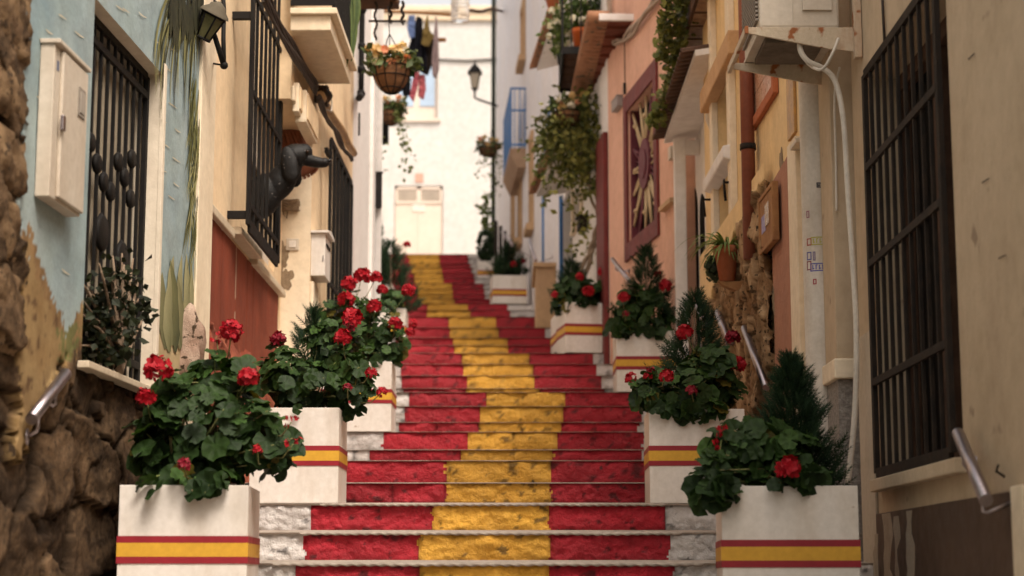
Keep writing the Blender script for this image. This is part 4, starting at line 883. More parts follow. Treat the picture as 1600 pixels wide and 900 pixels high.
# framed tile panel
f0, f1 = w.S(1213, .02, 170), w.S(1175, .02, 170); z0, z1 = 3.0, 3.62
t = thing('tile_panel', 'terracotta framed panel of pale wall tiles on the yellow house', 'tile panel', w.P(f0, 0, z0))
mb = MB()
for a in range(3):
    for b in range(3):
        q0, q1 = lerp(f0 + .07, f1 - .07, a / 3), lerp(f0 + .07, f1 - .07, (a + 1) / 3); r0, r1 = lerp(z0 + .07, z1 - .07, b / 3), lerp(z0 + .07, z1 - .07, (b + 1) / 3)
        mb.box(w, q0 + .004, q1 - .004, .002, .016, r0 + .004, r1 - .004)
obj('tiles', mb, mat('pinkish_glaze', (0.58, 0.38, 0.27), (0.50, 0.22, 0.12), 8, rough=.3, bump=0), t)
mb = MB(); mb.box(w, f0, f0 + .07, .001, .04, z0, z1); mb.box(w, f1 - .07, f1, .001, .04, z0, z1); mb.box(w, f0 + .07, f1 - .07, .001, .038, z0, z0 + .07); mb.box(w, f0 + .07, f1 - .07, .001, .038, z1 - .07, z1); obj('frame', mb, M['terracotta'], t, bevel=.008)
f0, f1 = w.S(1240, .02, 170), w.S(1229, .02, 170); t = thing('tile_panel', 'narrow ochre wall panel partly hidden behind the air conditioner bracket', 'tile panel', w.P(f0, 0, w.Z(1235, 220)))
mb = MB(); mb.box(w, f0, f1, .001, .02, w.Z(1235, 222), w.Z(1235, 120)); obj('panel', mb, mat('ochre_glaze', (0.50, 0.27, 0.07), (0.34, 0.20, 0.10), 12, rough=.4), t, bevel=.004)
mb = MB(); mb.box(w, w.S(1247, .06, 250), w.S(1237, .06, 250), .001, .07, w.Z(1242, 250), w.Z(1242, 243)); tag(obj('vent_hood', mb, M['oldwhite'], bevel=.006), 'tiny pale vent hood on the yellow wall beside the white pillar pipe', 'vent')
# wooden meter door
w = Wall((R2.o + R2.n * .075)[:2], (R2.P(R2.L, .075, 0))[:2], 'R')
f0, f1 = w.S(1206, .01, 330), w.S(1186, .01, 330); z0, z1 = 2.06, 2.37
t = thing('meter_door', 'brown wooden meter door with a small window set in the stone patch', 'meter door', w.P(f0, 0, z0))
mb = MB(); mb.box(w, f0, f1, -.03, .004, z0, z1); obj('board', mb, M['wood_md'], t, bevel=.006)
mb = MB(); mb.box(w, f0 - .03, f0, -.03, .012, z0 - .03, z1 + .03); mb.box(w, f1, f1 + .03, -.03, .012, z0 - .03, z1 + .03); mb.box(w, f0, f1, -.03, .011, z1, z1 + .03); mb.box(w, f0, f1, -.03, .011, z0 - .03, z0); obj('frame', mb, M['wood_md'], t, bevel=.006)
fm = lerp(f0, f1, .42); mb = MB(); mb.box(w, fm - .08, fm + .08, .0045, .009, z1 - .2, z1 - .06); obj('window', mb, mat('brown_pane', (0.40, 0.25, 0.13), None, 4, rough=.25), t, bevel=.003)
mb = MB(); fm = lerp(f0, f1, .72); mb.box(w, fm - .08, fm + .08, .0045, .006, z0 + .09, z0 + .2); obj('sticker', mb, mat('lilac_sticker', (0.42, 0.38, 0.52), (0.22, 0.2, 0.4), 30), t)
# white pillar pipe with stickers
w = R2
sx = w.S(1279, .03, 400); mb = MB(); mb.lathe(w.P(sx, .03, -1.2), [(.085, 0), (.085, 4.1), (.07, 4.15), (.07, 5.2)], 22)
t = tag(obj('pillar_pipe', mb, M['pipe_white']), 'thick white painted pillar pipe dotted with small stamped stickers', 'pipe')
for k, (px, py, wd, hh, c) in enumerate(((1264, 415, .03, .05, (0.30, 0.10, 0.12)), (1281, 376, .10, .045, (0.45, 0.42, 0.10)), (1264, 378, .03, .04, (0.42, 0.08, 0.07)), (1264, 400, .03, .045, (0.16, 0.15, 0.36)), (1280, 417, .10, .045, (0.14, 0.14, 0.42)), (1272, 400, .015, .05, (0.25, 0.2, 0.3)), (1283, 289, .05, .03, (0.10, 0.09, 0.1)), (1262, 335, .02, .04, (0.35, 0.15, 0.2)), (1273, 440, .02, .03, (0.4, 0.08, 0.1)))):
    p = D(px, py); ctr = w.P(sx, .03, 0); kk = None
    a_, b_, c_ = p.x ** 2 + p.y ** 2, -2 * (p.x * ctr.x + p.y * ctr.y), ctr.x ** 2 + ctr.y ** 2 - .0865 ** 2; disc = b_ * b_ - 4 * a_ * c_
    if disc < 0: continue
    q = p * ((-b_ - math.sqrt(disc)) / (2 * a_)); ang = math.atan2(q.y - ctr.y, q.x - ctr.x); mb = MB(); n = 6; rr = .0858
    def fr_(u0, u1, v0, v1, r_, mi):
        vs = [Vector((ctr.x + r_ * math.cos(ang + lerp(u0, u1, i / n) / .085), ctr.y + r_ * math.sin(ang + lerp(u0, u1, i / n) / .085), q.z + zz)) for zz in (v0, v1) for i in range(n + 1)]
        mb.add(vs, [(i, i + 1, n + 2 + i, n + 1 + i) for i in range(n)], mi)
    e = .006; fr_(-wd / 2, wd / 2, -hh / 2, -hh / 2 + e, rr, 0); fr_(-wd / 2, wd / 2, hh / 2 - e, hh / 2, rr, 0); fr_(-wd / 2, -wd / 2 + e, -hh / 2, hh / 2, rr, 0); fr_(wd / 2 - e, wd / 2, -hh / 2, hh / 2, rr, 0)
    for j in range(5):
        u = lerp(-wd / 2, wd / 2, (j + .7) / 5.6)
        if wd > .03: fr_(u, u + .006, -hh * .28, hh * .28, rr, 0); fr_(u, u + .012, hh * .2 * (1 if j % 2 else -1), hh * .2 * (1 if j % 2 else -1) + .005, rr, 0)
    obj('sticker', mb, mat('stamp_ink', c, None, 20, bump=0), t)
# stone gate post at the far end, wooden bracket with pots
gp = Wall((1.56, 14.0), (1.62, 14.6), 'R')
mb = MB(); q0 = U(1108, 470, 14.0); mb.box(WF, q0.x, 1.70, 14.0, 14.5, .2, U(1115, 468, 14).z); mb.box(WF, q0.x + .02, 1.70, 13.995, 14.5, U(1115, 468, 14).z, U(1115, 462, 14).z)
tag(obj('gate_post', mb, mat('grey_brown_stone', (0.30, 0.21, 0.13), (0.22, 0.15, 0.09), 9, bump=.8), bevel=.02), 'short brown stone gate post at the end of the stone patch', 'post')
pc = U(1147, 412, 12.6); pc.x = min(pc.x, w.P(w.L - 2, .12, 0).x)
ptop, pbot = U(1147, 386, 12.6), U(1147, 440, 12.6)
mb = MB(); rp = .085; mb.lathe((pc.x, 12.6, pbot.z), [(.001, 0), (rp * .62, 0), (rp * .98, ptop.z - pbot.z - .05), (rp * 1.12, ptop.z - pbot.z - .05), (rp * 1.14, ptop.z - pbot.z), (rp * 1.0, ptop.z - pbot.z), (rp * .95, ptop.z - pbot.z - .04), (.001, ptop.z - pbot.z - .04)], 22)
PLP = (pc.x, 12.6, ptop.z)
tag(obj('flower_pot', mb, M['terracotta']), 'terracotta flower pot on a wall bracket holding striped grassy leaves', 'pot')
mb = MB(); mb.prism(Fr((0, 12.56, 0), (1, 0, 0), (0, 1, 0)), [(pc.x - .07, pbot.z - .003), (1.66, pbot.z - .003), (1.66, pbot.z - .10), (pc.x - .03, pbot.z - .035)], 0, .08); tag(obj('pot_bracket', mb, M['wood_md'], bevel=.004), 'small wooden bracket carrying the terracotta flower pot', 'bracket')

# ================================================================== HOUSE R3: white arched entrance, tile canopy, balcony
w = R3
k3 = thing('arched_house', 'white house with arched dark doorways under a dark tiled canopy', 'house', w.P(1.5, -1, .6))
mb = MB(); panel(mb, w, -.2, w.L + .02, .3, 5.9, [], t=.2)
obj('wall', mb, M['white_wall'], k3)
def arch(px0, px1, ytop, ybot, n, m, nm):
    s0, s1 = w.S(px1, n, 400), w.S(px0, n, 400); zt_ = w.Z((px0 + px1) / 2, ytop, n); r = (s1 - s0) / 2; zb = w.Z((px0 + px1) / 2, ybot, n)
    hh = min(r, .35); pts = [(s0, zb), (s1, zb)] + [((s0 + s1) / 2 + r * math.cos(PI * q / 14), zt_ - hh + hh * math.sin(PI * q / 14)) for q in range(15)]
    mb = MB(); mb.prism(w, pts, n - .02, n); return obj(nm, mb, m, k3)
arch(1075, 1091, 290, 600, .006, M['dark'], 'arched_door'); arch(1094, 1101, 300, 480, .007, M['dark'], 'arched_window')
mb = MB(); mb.box(w, .35, .65, 0, .05, 2.3, 3.2); obj('shutter', mb, M['cream_pale'], k3, bevel=.006)
mb = MB(); xc = U(1064, 400, 16.6).x; mb.box(WF, xc - .055, xc + .055, 16.55, 16.66, .9, 4.10); mb.box(WF, xc + .05, 1.78, 16.57, 16.64, 3.95, 4.09); obj('column', mb, M['white_wall'], k3, bevel=.008)
cn0, cn1 = 0.0, 2.95
canopy(w, 0.0, 2.95, .31, 4.17, .05, k3, M['tile_dk'], um=M['white_wall'], pitch=.12)
mb = MB(); mb.box(w, -.4, 1.5, 0, .30, 4.60, 4.72); bl = obj('balcony', mb, M['wood_dk'], k3, bevel=.006)
mb = MB()
for a in range(5): q = -.36 + a * .37; mb.box(w, q, q + .31, .03, .27, 4.592, 4.5995)
obj('soffit_tile', mb, mat('glazed_tile', (0.36, 0.24, 0.14), (0.20, 0.11, 0.07), 14, rough=.4), bl)
mb = MB()
for a in range(16): q = -.38 + a * .125; mb.box(w, q - .007, q + .007, .28, .294, 4.73, 5.6)
mb.box(w, -.4, 1.5, .275, .30, 5.6, 5.63); obj('railing', mb, M['iron'], bl)
mb = MB(); mb.lathe(w.P(.42, .11, 3.7), [(.001, -.1), (.05, -.08), (.08, 0), (.085, .18), (.07, .3), (.02, .34)], 14); tag(obj('hanging_bag', mb, M['oldwhite']), 'pale rounded bag hanging under the tiled canopy', 'bag')

# ================================================================== PINK HOUSE with sunburst window
w = PK
k4 = thing('pink_house', 'salmon pink house with a dark red framed sunburst window', 'house', w.P(1.5, -1, 1.0))
p0, p1 = w.S(1030, 0, 240), w.S(978, 0, 270); z0, z1 = 3.39, 5.24
fw = .15; oa, ob, oc, od = p0 + fw, p1 - fw, z0 + .19, z1 - .19
mb = MB(); panel(mb, w, 0.0, w.L, .8, 7.2, [(oa, ob, oc, od)], t=.16); obj('wall', mb, M['pink'], k4)
mb = MB(); mb.box(w, p0, oa, .001, .03, z0, z1); mb.box(w, ob, p1, .001, .03, z0, z1); mb.box(w, oa, ob, .001, .028, z0, oc); mb.box(w, oa, ob, .001, .028, od, z1); wn = obj('window', mb, M['maroon'], k4, bevel=.006)
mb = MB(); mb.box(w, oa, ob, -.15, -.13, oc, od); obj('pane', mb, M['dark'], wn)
mb = MB(); mb.box(w, ob - .05, ob, -.129, -.02, oc, od); mb.box(w, oa, ob - .05, -.129, -.02, oc, oc + .03); obj('inner_frame', mb, M['plum'], wn)
cs, cz = (oa + ob) / 2, (oc + od) / 2; ha, hb = (ob - oa) / 2, (od - oc) / 2
def edge(a):
    c, s = math.cos(a), math.sin(a); k = min(ha / abs(c) if abs(c) > 1e-6 else 99, hb / abs(s) if abs(s) > 1e-6 else 99) * .985; return cs + c * k, cz + s * k
mb = MB(); rr = .25
for k in range(16):
    a = 2 * PI * k / 16 + .06; e = edge(a)
    for dlt in (-.15, .15):
        q = (cs + rr * math.cos(a + dlt), cz + rr * math.sin(a + dlt)); mb.tube([w.P(q[0], -.05, q[1]), w.P(e[0], -.045, e[1])], .014, 6, mi=1 if k % 4 == 1 else 0)
    a2 = a + PI / 16; e2 = edge(a2); mb.tube([w.P(cs + rr * math.cos(a2), -.075, cz + rr * math.sin(a2)), w.P(e2[0], -.075, e2[1])], .011, 6, mi=1)
    if k % 2 == 0: q = (lerp(cs, e[0], .72), lerp(cz, e[1], .72)); mb.ball(w.P(q[0], -.035, q[1]), .03, 8)
obj('sunburst_lattice', mb, [M['stick'], M['plum']], wn)
mb = MB(); mb.prism(w, [(cs + rr * math.cos(2 * PI * q / 28), cz + rr * 1.08 * math.sin(2 * PI * q / 28)) for q in range(28)], -.06, -.015); mb.prism(w, [(cs + rr * .62 * math.cos(2 * PI * q / 28), cz + rr * .62 * math.sin(2 * PI * q / 28)) for q in range(28)], -.012, -.002)
obj('centre_disc', mb, M['plum'], wn, bevel=.004)
a, b = w.S(1056, .02, 270) , w.S(1036, .02, 270)
t = thing('meter_cabinet', 'pink painted meter cabinet on the salmon pink house near the white column', 'cabinet', w.P(a, 0, w.Z(1046, 325)))
mb = MB(); mb.box(w, max(a, .02), b, .001, .035, w.Z(1046, 318), w.Z(1046, 232)); obj('door', mb, M['pink'], t, bevel=.008)
mb = MB(); mb.box(w, max(a, .02) - .01, b + .02, .001, .07, w.Z(1046, 326), w.Z(1046, 319)); obj('ledge', mb, M['tan'], t)
mb = MB(); q = w.S(1051, .04, 245); mb.box(w, q - .05, q + .05, .035, .075, w.Z(1051, 256), w.Z(1051, 236)); obj('lock_box', mb, M['oldwhite'], t, bevel=.004)
mb = MB(); a, b = w.S(967, .05, 172), w.S(958, .05, 172); mb.box(w, a, b, .001, .07, w.Z(962, 180), w.Z(962, 165)); mb.box(w, a - .01, b + .01, .001, .075, w.Z(962, 165), w.Z(962, 163))
tag(obj('wall_light', mb, mat('grey_light_housing', (0.34, 0.30, 0.29)), bevel=.004), 'small grey box light on the pink wall beside the sunburst window', 'light')
wcable([(1036, -20), (1000, 30), (975, 60), (957, 62), (953, 40), (951, -15)], .02, mat('old_grey_cable', (0.42, 0.33, 0.26)), 'twisted grey overhead cables looped on the pink house', n=.05, wob=.014, strands=3)
mb = MB(); q = w.S(976, .012, 100); mb.tube([w.P(q, .012, w.Z(976, 62)), w.P(q, .012, w.Z(976, 130))], .005, 6); mb.box(w, q - .015, q + .015, .003, .03, w.Z(976, 150), w.Z(976, 132)); tag(obj('cable', mb, M['cable_blk']), 'thin dark wire with a plug above the sunburst window', 'cable')
# eave running past the pink house, and the planted balcony
def eave():
    A, B = Vector((.95, 18.9, 0)), Vector((.86, 22.4, 0)); ew = Wall(A[:2], B[:2], 'R'); z = 6.02
    t = thing('tiled_eave', 'reddish tiled eave projecting over the end of the pink house', 'eave', (1.1, 20, z))
    mb = MB(); mb.box(ew, 0, ew.L, -.55, -.10, z - .02, z + .03); obj('boards', mb, M['tile_red'], t)
    mb = MB(); n = 24
    for k in range(n): s = lerp(0, ew.L, (k + .5) / n); mb.box(ew, s - .055, s + .055, -.10, .0, z - .03 , z + .0); mb.lathe(ew.P(s, -.12, z + .045), [(.001, 0), (.07, 0), (.07, .24), (.055, .24), (.055, .1)], 10, ew.n); 
    obj('tiles', mb, M['tile'], t)
    mb = MB(); mb.box(ew, -.05, -.005, -.6, .0, z - .03, z + .05); obj('end_board', mb, M['white_wall'], t, bevel=.01)
    mb = MB()
    for k in range(9): mb = MB(); mb.box(ew, .2 + k * .36, .26 + k * .36, -.5, -.11, z - .05, z - .021); obj('rafter', mb, M['tile_red'], t)
eave()
bx0, bx1, by0, by1, bz = .60, .855, 20.75, 22.4, 6.20
t = thing('planted_balcony', 'dark iron balcony crowded with potted plants beside the tiled eave', 'balcony', (.75, 21.5, bz))
mb = MB()
for k in range(5): q = lerp(by0, by1, k / 5); mb.box(WF, bx0 + .02, bx1 + .5, q + .01, q + (by1 - by0) / 5 - .02, bz, bz + .05)
obj('boards', mb, M['wood_dk'], t, bevel=.006)
mb = MB(); mb.box(WF, bx0, bx0 + .03, by0, by1, bz - .03, bz + .06); mb.box(WF, bx0, bx1 + .5, by0 - .03, by0, bz - .03, bz + .06); mb.box(WF, bx0, bx1 + .5, by1, by1 + .03, bz - .03, bz + .06)
for k in range(14): q = lerp(by0, by1, k / 13); mb.box(WF, bx0 + .005, bx0 + .02, q - .008, q + .008, bz + .06, bz + 1.0)
for k in range(4): q = lerp(bx0, bx1 + .2, k / 4); mb.box(WF, q - .008, q + .008, by0 - .02, by0 - .005, bz + .06, bz + 1.0)
mb.box(WF, bx0, bx0 + .03, by0, by1, bz + 1.0, bz + 1.03); mb.box(WF, bx0, bx1 + .5, by0 - .03, by0, bz + 1.0, bz + 1.03)
mb.tube([(bx0 + .02, by1, bz - .03), (1.0, by1, bz - .40)], .014, 8); obj('railing', mb, M['iron'], t)
def pot(px, py_top, py_bot, d, r, m, label, z0=None):
    a, b = U(px, py_top, d), U(px, py_bot, d); h = a.z - b.z; mb = MB(); zz = b.z if z0 is None else z0
    mb.lathe((a.x, d, zz), [(.001, 0), (r * .7, 0), (r * .95, h * .8), (r * 1.08, h * .8), (r * 1.1, h), (r * .98, h), (r * .95, h * .85), (.001, h * .85)], 18); tag(obj('flower_pot', mb, m), label, 'pot', 'pots on the planted balcony'); return Vector((a.x, d, zz + h))
pA = pot(907, 38, 74, 20.95, .105, M['orange_pot'], 'orange pot standing at the near edge of the planted balcony', bz + .052)
pB = pot(886, 62, 80, 21.5, .10, mat('dark_green_pot', (0.03, 0.05, 0.03)), 'low dark green pot on the planted balcony beside the orange pot', bz + .052)
pC = pot(940, 2, 24, 21.0, .10, mat('magenta_pot', (0.45, 0.03, 0.13)), 'magenta pot high beside the end board of the tiled eave', bz + .35)
mb = MB(); mb.box(WF, pC.x - .15, pC.x + .2, 20.85, 21.15, bz + .06, bz + .345); tag(obj('plant_stand', mb, M['wood_dk'], bevel=.01), 'dark wooden stand under the magenta pot', 'stand')
mb = MB(); c = U(868, 10, 24.0); mb.lathe((c.x, c.y, c.z - .1), [(.001, 0), (.09, 0), (.14, .2), (.15, .2), (.15, .25), (.001, .22)], 16); tag(obj('hanging_pot', mb, M['terracotta']), 'brown pot hanging in mid air at the top of the white house', 'pot')
mb = MB(); mb.tube([(c.x, c.y, c.z + .1), (c.x, c.y, c.z + .9), (c.x + .55, c.y, c.z + 1.0)], .008, 6); tag(obj('pot_hanger', mb, M['iron']), 'thin iron hanger above the brown hanging pot', 'hanger')
# ================================================================== R4: vine covered house
w = R4
k5 = thing('vine_house', 'white house front with dark red post and a vine growing over its door', 'house', w.P(2.5, -1, 2.0))
dA, dB = w.S(895, 0, 380), w.S(880, 0, 380); zt_ = w.Z(888, 300)
wA, wB = w.S(910, 0, 330), w.S(898, 0, 330)
mb = MB(); panel(mb, w, .01, w.L, 1.8, 8.2, [(dA, dB, 2.2, zt_), (wA, wB, w.Z(904, 350), w.Z(904, 290))], t=.2); obj('wall', mb, M['white_wall'], k5)
mb = MB(); mb.box(w, dA, dB, -.19, -.15, 2.2, zt_); obj('door', mb, M['dark'], k5)
mb = MB(); mb.box(w, dB + .002, dB + .10, .001, .05, 2.2, zt_ + .1); obj('door_frame', mb, M['blue'], k5, bevel=.004)
mb = MB(); mb.box(w, wA, wB, -.19, -.15, w.Z(904, 350), w.Z(904, 290)); wn = obj('window', mb, M['dark'], k5)
mb = MB(); mb.box(w, wA - .1, wA, .001, .04, w.Z(904, 352), w.Z(904, 285)); mb.box(w, wB, wB + .1, .001, .04, w.Z(904, 352), w.Z(904, 285)); mb.box(w, wA - .1, wB + .1, .001, .06, w.Z(904, 358), w.Z(904, 352)); obj('frame', mb, M['cream_pale'], wn, bevel=.004)
mb = MB(); a, b = w.S(953, .02, 380), w.S(937, .02, 380); mb.box(w, max(a, .02), b, .001, .06, 1.8, w.Z(945, 215)); obj('post', mb, M['maroon'], k5, bevel=.01)
a, b = w.S(908, .1, 375), w.S(895, .1, 375)
t = thing('letter_box', 'small dark letter box beside the vine covered door', 'letter box', w.P(a, 0, w.Z(900, 390)))
mb = MB(); mb.box(w, a, a + .3, .001, .12, w.Z(900, 388), w.Z(900, 370)); obj('body', mb, M['iron_rust'], t, bevel=.01)
mb = MB(); mb.box(w, a - .01, a + .31, .001, .14, w.Z(900, 370), w.Z(900, 368)); obj('lid', mb, M['iron'], t)
canopy(w, 1.9, 4.6, .42, 5.36, .06, k5, M['tile'], um=M['white_wall'], pitch=.14)
c2 = canopy(w, 2.6, w.L, .34, 7.45, .10, k5, M['tile'], name='tile_roof', um=M['white_wall'], pitch=.15)
# ================================================================== R5: pale lilac house with blue balcony
w = R5
k6 = thing('lilac_house', 'tall pale lilac white house with a blue railed balcony', 'house', w.P(6, -1, 3.0))
ops = []
for (px, yt, yb, wd) in ((832, 222, 355, .5), (814, 262, 378, .6), (803, 298, 392, .6), (819, 15, 96, .7)):
    s = w.S(px, 0, (yt + yb) / 2); ops.append((s - wd / 2, s + wd / 2, w.Z(px, yb), w.Z(px, yt)))
mb = MB(); panel(mb, w, .01, w.L, 2.8, 15.5, ops, t=.18); obj('wall', mb, M['lilac_wall'], k6)
for i, (a, b, c, d) in enumerate(ops):
    mb = MB(); mb.box(w, a, b, -.17, -.12, c, d); wn = obj('window', mb, mat('dark_brown_shutter', (0.10, 0.075, 0.06)) if i != 3 else M['tan'], k6)  # dark brown in the lower windows, tan in the top one
    mb = MB(); mb.box(w, a - .13, a, .001, .05, c, d); mb.box(w, b, b + .13, .001, .05, c, d); mb.box(w, a - .13, b + .13, .001, .055, d, d + .14); obj('frame', mb, M['tan'], wn, bevel=.006)
    mb = MB(); mb.box(w, a - .15, b + .15, .001, .14, c - .12, c); obj('sill', mb, M['tan'], wn, bevel=.006)
# blue painted outline on the wall
mb = MB(); s = w.S(848, .02, 340); r = w.S(848, 0, 300) - .25
pts = [w.P(s, .015, 4.7), w.P(s, .015, w.Z(848, 270))] + [w.P(s * (1 - .0) - (s - .15) * (q / 10), .015, w.Z(848, 270) + .9 * math.sin(PI * .5 * q / 10)) for q in range(7)]
mb.tube(pts, .022, 8); obj('blue_trim', mb, M['blue'], k6)
# balcony
bs0, bs1 = w.S(822, 0, 200), w.S(786, .30, 200); z0, z1 = w.Z(822, 236), w.Z(822, 196)
z0, z1 = 7.62, 8.0
mb = MB(); mb.prism(Fr(w.P(bs0, 0, 0), w.n, w.t), [(0, z0), (.16, z0), (.30, z1 - .1), (.30, z1), (0, z1)], 0, bs1 - bs0); bl = obj('balcony', mb, mat('brownish_stone', (0.40, 0.27, 0.18), (0.34, 0.22, 0.14), 5), k6, bevel=.01)
mb = MB(); n = 40
for k in range(n): s = lerp(bs0 + .01, bs1, k / (n - 1)); mb.box(w, s - .012, s + .012, .272, .296, z1, z1 + 1.15)
for k in range(3): q = lerp(.02, .26, k / 2.4); mb.box(w, bs0 + .0, bs0 + .024, q - .008, q + .008, z1, z1 + 1.15)
for zz in (z1 + .05, z1 + .72, z1 + 1.15): mb.box(w, bs0 - .004, bs0 + .02, 0, .30, zz, zz + .035); mb.box(w, bs0, bs1, .27, .30, zz, zz + .035)
obj('railing', mb, M['blue'], bl)
# plinth
ppx = U(838, 440, 26.4); tt = U(838, 418, 26.4).z
mb = MB(); mb.box(WF, ppx.x, U(877, 440, 26.4).x + .12, 26.4, 28.3, 3.0, tt); mb.box(WF, ppx.x - .05, U(877, 440, 26.4).x + .12, 26.34, 28.35, tt, tt + .07)
tag(obj('porch_base', mb, M['tan'], bevel=.012), 'tan plastered porch base at the foot of the pale lilac house', 'porch')
handrail(U(827, 377, 27.8), U(837, 408, 26.6), [(.9, (w.P(1.2, 0, 0).x, 27, 4.9))], 'short pale handrail above the tan porch base', r=.03)
handrail(U(795, 370, 32.5), U(800, 383, 31.5), [(.5, (w.P(6.3, 0, 0).x, 32, 5.8))], 'far pale handrail behind the fifth planter with the dark conifer', r=.03)
handrail(U(785, 362, 35.5), U(791, 374, 34.5), [(.5, (w.P(9.3, 0, 0).x, 35, 6.4))], 'farthest pale handrail on the lilac house', r=.03)
handrail(U(957, 405, 19.6), U(984, 440, 18.2), [(.2, (PK.P(2.2, 0, 0).x, 19.2, 3.35)), (.85, (PK.P(1.5, 0, 0).x, 18.4, 3.0))], 'steel handrail on the pink wall under the sunburst window', r=.025)
handrail(U(1121, 488, 13.4), U(1137, 530, 12.7), [(.85, (R2.P(3.8, 0, 0).x, 12.8, 1.75))], 'short steel handrail in front of the stone gate post', r=.026)
handrail(U(1163, 513, 12.2), U(1197, 606, 11.2), [(.35, (R2.P(2.8, 0, 0).x, 11.85, 1.6))], 'long steel handrail on the bare stone patch', r=.024)
handrail(U(1089, 478, 14.6), U(1106, 512, 14.1), [(.5, (1.72, 14.3, 1.95))], 'thin steel handrail before the arched doorway', r=.022)
# drain pipe in the far corner
mb = MB(); mb.tube([R5.P(R5.L - .15, .08, z) for z in (6.5, 16)], .06, 10); tag(obj('downpipe', mb, mat('dark_green_pipe', (0.05, 0.055, 0.045))), 'dark thin downpipe in the far corner by the end house', 'pipe')
mb = MB()
for k, dx in enumerate((0, .10, .22)): q = U(775 + k * 7, 400, 36.0); mb.tube([(q.x, 36.0, 6.0), (q.x, 36.0, U(775, 345 + 8 * k, 36).z)], .035, 8)
tag(obj('iron_post', mb, M['iron_rust'], bevel=0), 'dark iron gate posts behind the far planters', 'post')
# ================================================================== PLANTS
def leafmb(mb, p, nrm, R, rg, col, lobes=7, cup=.22, spin=None):
    nrm = nrm.normalized(); x = nrm.orthogonal().normalized(); y = nrm.cross(x)
    a0 = rg.uniform(0, 6.28) if spin is None else spin
    n = 21; b = len(mb.v); mb.v.append(p - nrm * R * cup * .6); mb.col.append(Vector(col) * 1.15)
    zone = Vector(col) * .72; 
    for ring, f in ((0, .5), (1, 1.0)):
        for i in range(n + 1):
            a = lerp(.22, 2 * PI - .22, i / n)
            r = R * f * (1 + (.075 * math.cos(lobes * a) if ring else .03 * math.cos(lobes * a))) * (1 - .10 * math.cos(a))
            h = R * (cup * (f * f - .6) + (.085 * math.cos(lobes * a + PI) * f) - .22 * f * f * (0.5 + .5 * math.cos(a + 1.2)))
            q = a + a0; mb.v.append(p + (x * math.cos(q) + y * math.sin(q)) * r + nrm * h); mb.col.append((zone if not ring else Vector(col)))
    for i in range(n): mb.f.append((b, b + 1 + i, b + 2 + i)); mb.f.append((b + 1 + i, b + 2 + n + i, b + 3 + n + i, b + 2 + i)); mb.m += [0, 0]; mb.sm += [True, True]
def flower_head(mb, c, r, rg, n=24, pr=.018):
    for k in range(n):
        z = rg.uniform(-.55, 1); a = rg.uniform(0, 6.28); q = math.sqrt(max(0, 1 - z * z)); d = Vector((q * math.cos(a), q * math.sin(a), z)); fc = c + d * r * rg.uniform(.72, 1.05)
        x = d.orthogonal().normalized(); y = d.cross(x); s0 = rg.uniform(0, 6)
        for j in range(5):
            t = s0 + 2 * PI * j / 5 + rg.uniform(-.2, .2); u = x * math.cos(t) + y * math.sin(t); v = -x * math.sin(t) + y * math.cos(t); L = pr * rg.uniform(.8, 1.25); up = d * L * rg.uniform(.1, .55)
            mb.add([fc, fc + u * L * .55 + v * L * .42 + up * .5, fc + u * L + v * L * .18 + up, fc + u * L - v * L * .18 + up * .9, fc + u * L * .55 - v * L * .42 + up * .5], [(0, 1, 2, 3, 4)], 0)
GREENS = [(0.010, 0.028, 0.008), (0.025, 0.06, 0.014), (0.055, 0.115, 0.024), (0.02, 0.05, 0.012)]
